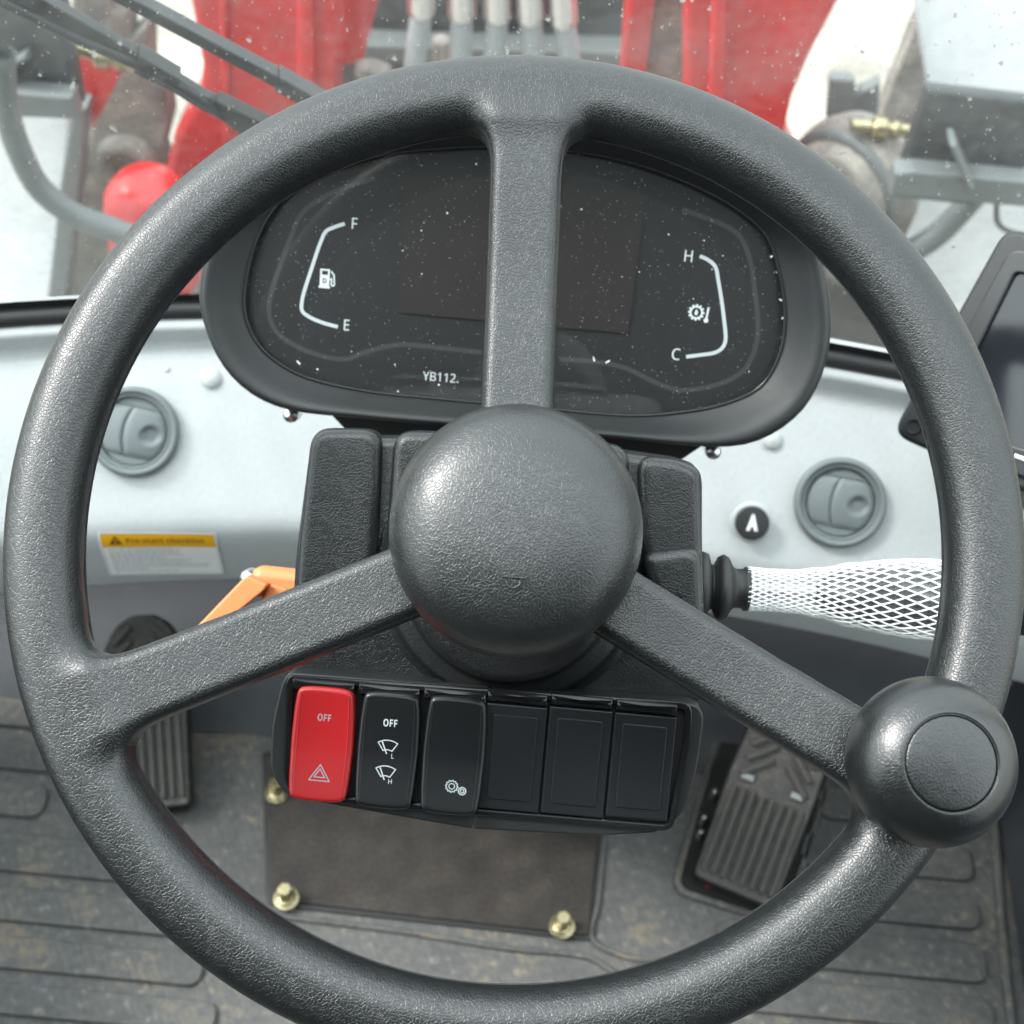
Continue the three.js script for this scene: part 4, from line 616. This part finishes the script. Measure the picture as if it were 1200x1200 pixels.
// ------------------------------------------------------------------ machine front frame seen through the windscreen
{
  const FZ = z => frame(V3(0, 0, z), V3(0, 0, 1));
  const plate = (name, label, cat, z, th, mat, px, bev = 0.008, grp) => { const f = FZ(z), pts = ccw(f.uvs(px)); const g = thing(name, label, cat, null, grp); let cx = 0, cy = 0; for (const p of pts) { cx += p[0] / pts.length; cy += p[1] / pts.length; } g.position.set(cx, cy, z); part('plate', boxUV(extr(pts.map(p => [p[0] - cx, p[1] - cy]), th, bev, -th)), mat, g); g.userData.f = 0; delete g.userData.f; return { g, f, cx, cy, sub(nm, q, zz, tt, m, b = 0.004) { const s = ccw(f.uvs(q)).map(p => [p[0] - cx, p[1] - cy]); return part(nm, boxUV(extr(s, tt, b, zz)), m, g); } }; };
  // dark sheet standing in for the shaded opening between the towers
  const cross = plate('shaded_opening_sheet', 'dark sheet standing in for the shaded opening behind the hydraulic hoses', 'shaded opening', -2.05, 0.2, M.darkPaint, [[400, -160], [760, -160], [760, 420], [400, 420]]);
  cross.sub('rail', [[425, 33], [745, 42], [745, 62], [425, 52]], 0, 0.05, M.greyPaint);
  const tl = plate('loader_tower', 'red painted loader tower plate crossed by the wiper arms', 'loader tower', -1.62, 0.10, M.red, [[218, -60], [222, 0], [236, 78], [232, 112], [203, 160], [190, 215], [192, 480], [390, 480], [390, -60]], 0.012, 'red loader tower plates');
  tl.sub('flange', [[352, -60], [366, -60], [372, 200], [352, 200]], 0, 0.03, M.red, 0.006);
  tl.sub('flange', [[258, -60], [266, -60], [272, 160], [262, 160]], 0, 0.012, M.red, 0.004);
  plate('inner_plate', 'narrow bright red inner plate beside the hoses, next to a pale chip', 'plate', -1.75, 0.2, M.red, [[398, -60], [424, -60], [424, 74], [398, 80]], 0.008, 'narrow red inner plates');
  const tr = plate('loader_tower', 'red painted loader tower plate on the side of the black lamp bracket bar', 'loader tower', -1.62, 0.10, M.red, [[800, -60], [1010, -60], [985, 0], [947, 72], [928, 118], [918, 165], [935, 215], [985, 330], [985, 460], [800, 460]], 0.012, 'red loader tower plates');
  tr.sub('flange', [[836, -60], [850, -60], [846, 200], [826, 200]], 0, 0.03, M.red, 0.006);
  plate('inner_plate', 'narrow bright red inner plate beside the hoses, next to a grey bar', 'plate', -1.75, 0.2, M.red, [[742, -60], [774, -60], [754, 110], [724, 110]], 0.008, 'narrow red inner plates');
  plate('grey_bar', 'grey steel bar between the narrow red plate and the red tower', 'bar', -1.80, 0.1, M.dusty, [[770, -60], [812, -60], [800, 150], [750, 150]], 0.006);
  plate('tower_shade_strip', 'dark strip standing in for shade on the red tower beside the hoses', 'plate', -1.85, 0.05, M.darkPaint, [[388, -60], [400, -60], [400, 200], [388, 200]], 0.004);  // dark plate placed as shade between tower and inner plate
  { const f = FZ(-1.68), c = f.uv(434, 90); const g = thing('pale_chip', 'pale lump lying beside the narrow red plate', 'lump'); g.position.set(c[0], c[1], -1.68); part('lump', bevelPad(roundPoly([[-0.022, -0.02], [0.03, -0.02], [0.028, 0.012], [0.0, 0.02], [-0.022, 0.014]], 0.008), 0.03, 0.008, -0.015), M.dusty, g); }
  // five hydraulic hoses with crimped ends
  const hoses = [[[497, -40], [493, 20], [484, 92], [480, 170]], [[541, -40], [541, 20], [540, 92], [538, 170]], [[583, -40], [583, 20], [577, 92], [572, 170]], [[620, -40], [622, 20], [627, 92], [630, 170]], [[657, -40], [661, 20], [670, 92], [676, 170]]];
  hoses.forEach((h, i) => {
    const z = -1.62, p = h.map(q => hitZ(q[0], q[1], z)), r = 14.5 * 1.85 / FPX, g = thing('hydraulic_hose', ['hydraulic hose beside the narrow red plate with the pale lump', 'second hydraulic hose from the pale lump', 'middle hose of the five hydraulic hoses', 'fourth hydraulic hose from the pale lump', 'hydraulic hose beside the narrow red plate with the grey bar'][i], 'hose', null, 'five hydraulic hoses');
    part('hose', tube(p, r * 0.88, 40, 18), M.hose, g);
    const c = new THREE.CatmullRomCurve3(p, false, 'centripetal'), a = p[0], b = hitZ(h[1][0], h[1][1] + [-4, 0, 2, 4, 8][i], z); const dir = b.clone().sub(a), L = dir.length();
    const fer = lathe([[r * 0.95, L], [r * 1.08, L - 0.004], [r * 1.12, L * 0.85], [r * 1.06, L * 0.82], [r * 1.12, L * 0.75], [r * 1.06, L * 0.5], [r * 1.12, L * 0.4], [r * 1.0, 0]], 28, 'y'); fer.applyQuaternion(new THREE.Quaternion().setFromUnitVectors(V3(0, 1, 0), dir.normalize())).translate(a.x, a.y, a.z); part('ferrule', fer, M.steel, g);
  });
  { const f = FZ(-1.75), c = f.uv(517, 60); const g = thing('hose_nut', 'small dusty hexagonal nut between two hoses', 'fitting'); g.position.set(c[0], c[1], -1.75); part('nut', lathe([[0.0001, 0.02], [0.012, 0.02], [0.014, 0.015], [0.014, -0.02], [0.012, -0.03]], 6), M.dusty, g); }
  // left side of the machine
  plate('fender', 'pale painted fender on the side of the curved grey tube and wipers', 'fender', -1.62, 0.03, M.palePaint, [[-220, 110], [84, 122], [78, 200], [50, 480], [-220, 480]], 0.006, 'pale front fenders');
  plate('fender_post', 'slim grey post on the inner edge of the pale fender', 'post', -1.56, 0.04, M.greyPaint, [[84, 128], [100, 128], [96, 200], [62, 480], [40, 480], [70, 215]], 0.006);
  const pl = plate('dirty_bracket', 'dusty grey brown steel bracket behind the wiper clip', 'bracket', -1.66, 0.05, M.dusty, [[80, -60], [130, -60], [135, 10], [150, 12], [152, 46], [174, 26], [176, 86], [194, 104], [199, 145], [190, 182], [215, 260], [215, 480], [55, 480], [78, 260], [104, 152], [84, 48]], 0.008);
  { const c = pl.f.uv(152, 190); const rg = lathe([[0.028, 0], [0.028, 0.02], [0.038, 0.024], [0.046, 0.02], [0.048, 0]], 40, 'z').translate(c[0] - pl.cx, c[1] - pl.cy, 0); part('ring', rg, M.dusty, pl.g); }
  plate('red_gusset', 'small dark red triangular gusset beside the black lamp housing', 'gusset', -1.60, 0.02, M.red, [[84, 44], [150, 62], [140, 90], [109, 152]], 0.004);
  const lampL = plate('lamp_housing', 'black rear of a work lamp at the top left wiper', 'lamp', -1.45, 0.03, M.darkPaint, [[-160, -90], [20, -70], [76, 10], [96, 125], [-160, 120]], 0.012, 'black lamp housings');
  lampL.sub('bracket_bar', [[-160, 98], [30, 92], [92, 97], [99, 124], [-160, 112]], 0.001, 0.03, M.greyPaint); lampL.sub('cable', [[-10, 76], [36, 52], [40, 60], [-6, 88]], 0.001, 0.02, M.greyPaint, 0.006);
  const boss = (px, py, r, L, z, label, mat) => { const c = hitZ(px, py, z), g = thing('pivot_boss', label, 'pivot', null); g.position.copy(c); part('boss', lathe([[1e-4, L], [r * 0.55, L], [r * 0.85, L * 0.93], [r, L * 0.75], [r, -L]], 48, 'x'), mat, g); return g; };
  { // red pivot cover: rounded cylinder standing on its side
    const c = hitZ(178, 262, -1.50), g = thing('pivot_cover', 'rounded red pivot cover at the foot of the tower behind the rim', 'pivot'); g.position.copy(c); const r = 0.062; part('cover', lathe([[1e-4, 0.085], [r * 0.3, 0.085], [r * 0.5, 0.082], [r * 0.75, 0.072], [r * 0.95, 0.05], [r, 0.02], [r, -0.10]], 48), M.red, g); part('band', lathe([[r, -0.10], [r * 1.12, -0.104], [r * 1.12, -0.13], [r, -0.135]], 48), M.dusty, g); g.rotation.set(0.2, 0, -0.12);
  }
  tag(part('grab_tube', tube([[2, 60], [6, 120], [22, 175], [48, 222], [88, 252], [136, 270], [190, 292], [230, 300]].map(q => hitZ(q[0], q[1], -1.30)), 16 * 1.5 / FPX, 60, 20), M.greyPaint, null), 'curved grey tube sweeping down from the lamp at the wipers', 'tube', 'curved grey tubes');
  const fitting = (px, py, z, label, rot) => { const c = hitZ(px, py, z), g = thing('pipe_fitting', label, 'fitting', null, 'brass pipe fittings'); g.position.copy(c); g.rotation.z = rot; g.scale.setScalar(0.8); part('nut', lathe([[1e-4, -0.012], [0.017, -0.012], [0.019, -0.008], [0.019, 0.008], [0.017, 0.012], [1e-4, 0.012]], 6, 'x'), M.zinc, g); part('pipe', lathe([[0.0105, -0.045], [0.0105, 0.05]], 20, 'x'), M.zinc, g); part('nut', lathe([[1e-4, 0.02], [0.014, 0.02], [0.0155, 0.023], [0.0155, 0.034], [1e-4, 0.034]], 6, 'x'), M.zinc, g); };
  fitting(122, 66, -1.50, 'brass pipe fitting under the wiper', -0.25);
  // right side of the machine
  const fR = plate('fender', 'white painted fender above the black lamp with bracket bar', 'fender', -1.95, 0.03, M.palePaint, [[1066, -90], [1070, 6], [1085, 106], [1086, 170], [1420, 210], [1420, -90]], 0.006, 'pale front fenders');
  fR.sub('side_plate', [[1070, 6], [1088, 108], [1068, 152], [1044, 195], [1030, 260], [1012, 300], [985, 280], [1000, 180], [1036, 94]], 0.002, 0.05, M.dusty, 0.006);
  plate('hinge_ear', 'small grey hinge ears above the round drum', 'bracket', -1.84, 0.025, M.greyPaint, [[972, 92], [1002, 94], [1003, 110], [1032, 96], [1030, 140], [1000, 150], [968, 140]], 0.006);
  { const c = hitZ(982, 236, -1.62), g = thing('round_drum', 'dusty grey round drum beside the red tower', 'drum'); g.position.copy(c); g.rotation.set(0.2, -0.7, 0); part('drum', lathe([[1e-4, 0.03], [0.075, 0.03], [0.083, 0.022], [0.086, 0.0], [0.096, -0.005], [0.098, -0.035], [0.09, -0.06]], 56, 'z').scale(1, 1.25, 1), M.dusty, g); part('rim_band', new THREE.TorusGeometry(0.088, 0.008, 12, 60).scale(1, 1.25, 1), M.greyPaint, g); }
  const lampR = plate('lamp_housing', 'black rear of a work lamp on a grey bracket bar under the white fender', 'lamp', -1.48, 0.022, M.darkPaint, [[1084, 103], [1260, 124], [1236, 150], [1204, 200], [1180, 206], [1056, 190]], 0.010, 'black lamp housings');
  lampR.sub('bracket_bar', [[1046, 186], [1068, 183], [1320, 206], [1320, 236], [1040, 212]], 0.001, 0.03, M.greyPaint); lampR.sub('cable', [[1108, 146], [1116, 146], [1138, 198], [1130, 204]], 0.003, 0.04, M.greyPaint, 0.006); lampR.sub('under_lip', [[1040, 213], [1150, 224], [1140, 236], [1046, 226]], -0.03, 0.04, M.darkPaint);
  tag(part('grab_tube', tube([[1215, 150], [1178, 190], [1150, 220], [1128, 245], [1096, 277], [1060, 298], [1010, 316]].map(q => hitZ(q[0], q[1], -1.56)), 16 * 1.72 / FPX, 60, 20), M.greyPaint, null), 'curved grey tube below the lamp bracket bar beside the monitor', 'tube', 'curved grey tubes');
  fitting(1030, 150, -1.60, 'brass pipe fitting beside the round drum', -0.02);
  plate('fender_lower', 'pale painted lower fender panel behind the curved tube and monitor', 'fender', -1.66, 0.03, M.palePaint, [[1056, 222], [1420, 250], [1420, 560], [1048, 560]], 0.006);
  plate('fender_post', 'slim grey post beside the round drum at the inner edge of the lower fender', 'post', -1.60, 0.04, M.greyPaint, [[1030, 222], [1058, 226], [1054, 300], [1050, 560], [1024, 560]], 0.006);
  tag(part('door_seam_bar', tube([[1168, 232], [1170, 262], [1185, 272], [1260, 280]].map(q => hitZ(q[0], q[1], -1.63)), 0.004, 30, 8), M.darkPaint, null), 'thin dark bent rod on the pale lower fender', 'rod');
  plate('lower_frame_beam', 'brown lower frame beam low behind the rim below the red tower', 'beam', -1.36, 0.12, M.brown, [[968, 325], [1004, 330], [1070, 470], [1080, 560], [940, 560]], 0.01);  // lower frame in a dark mottled brown
}

scene.traverse(o => { if (o.isMesh) o.castShadow = o.receiveShadow = true; });
renderer.render(scene, camera);
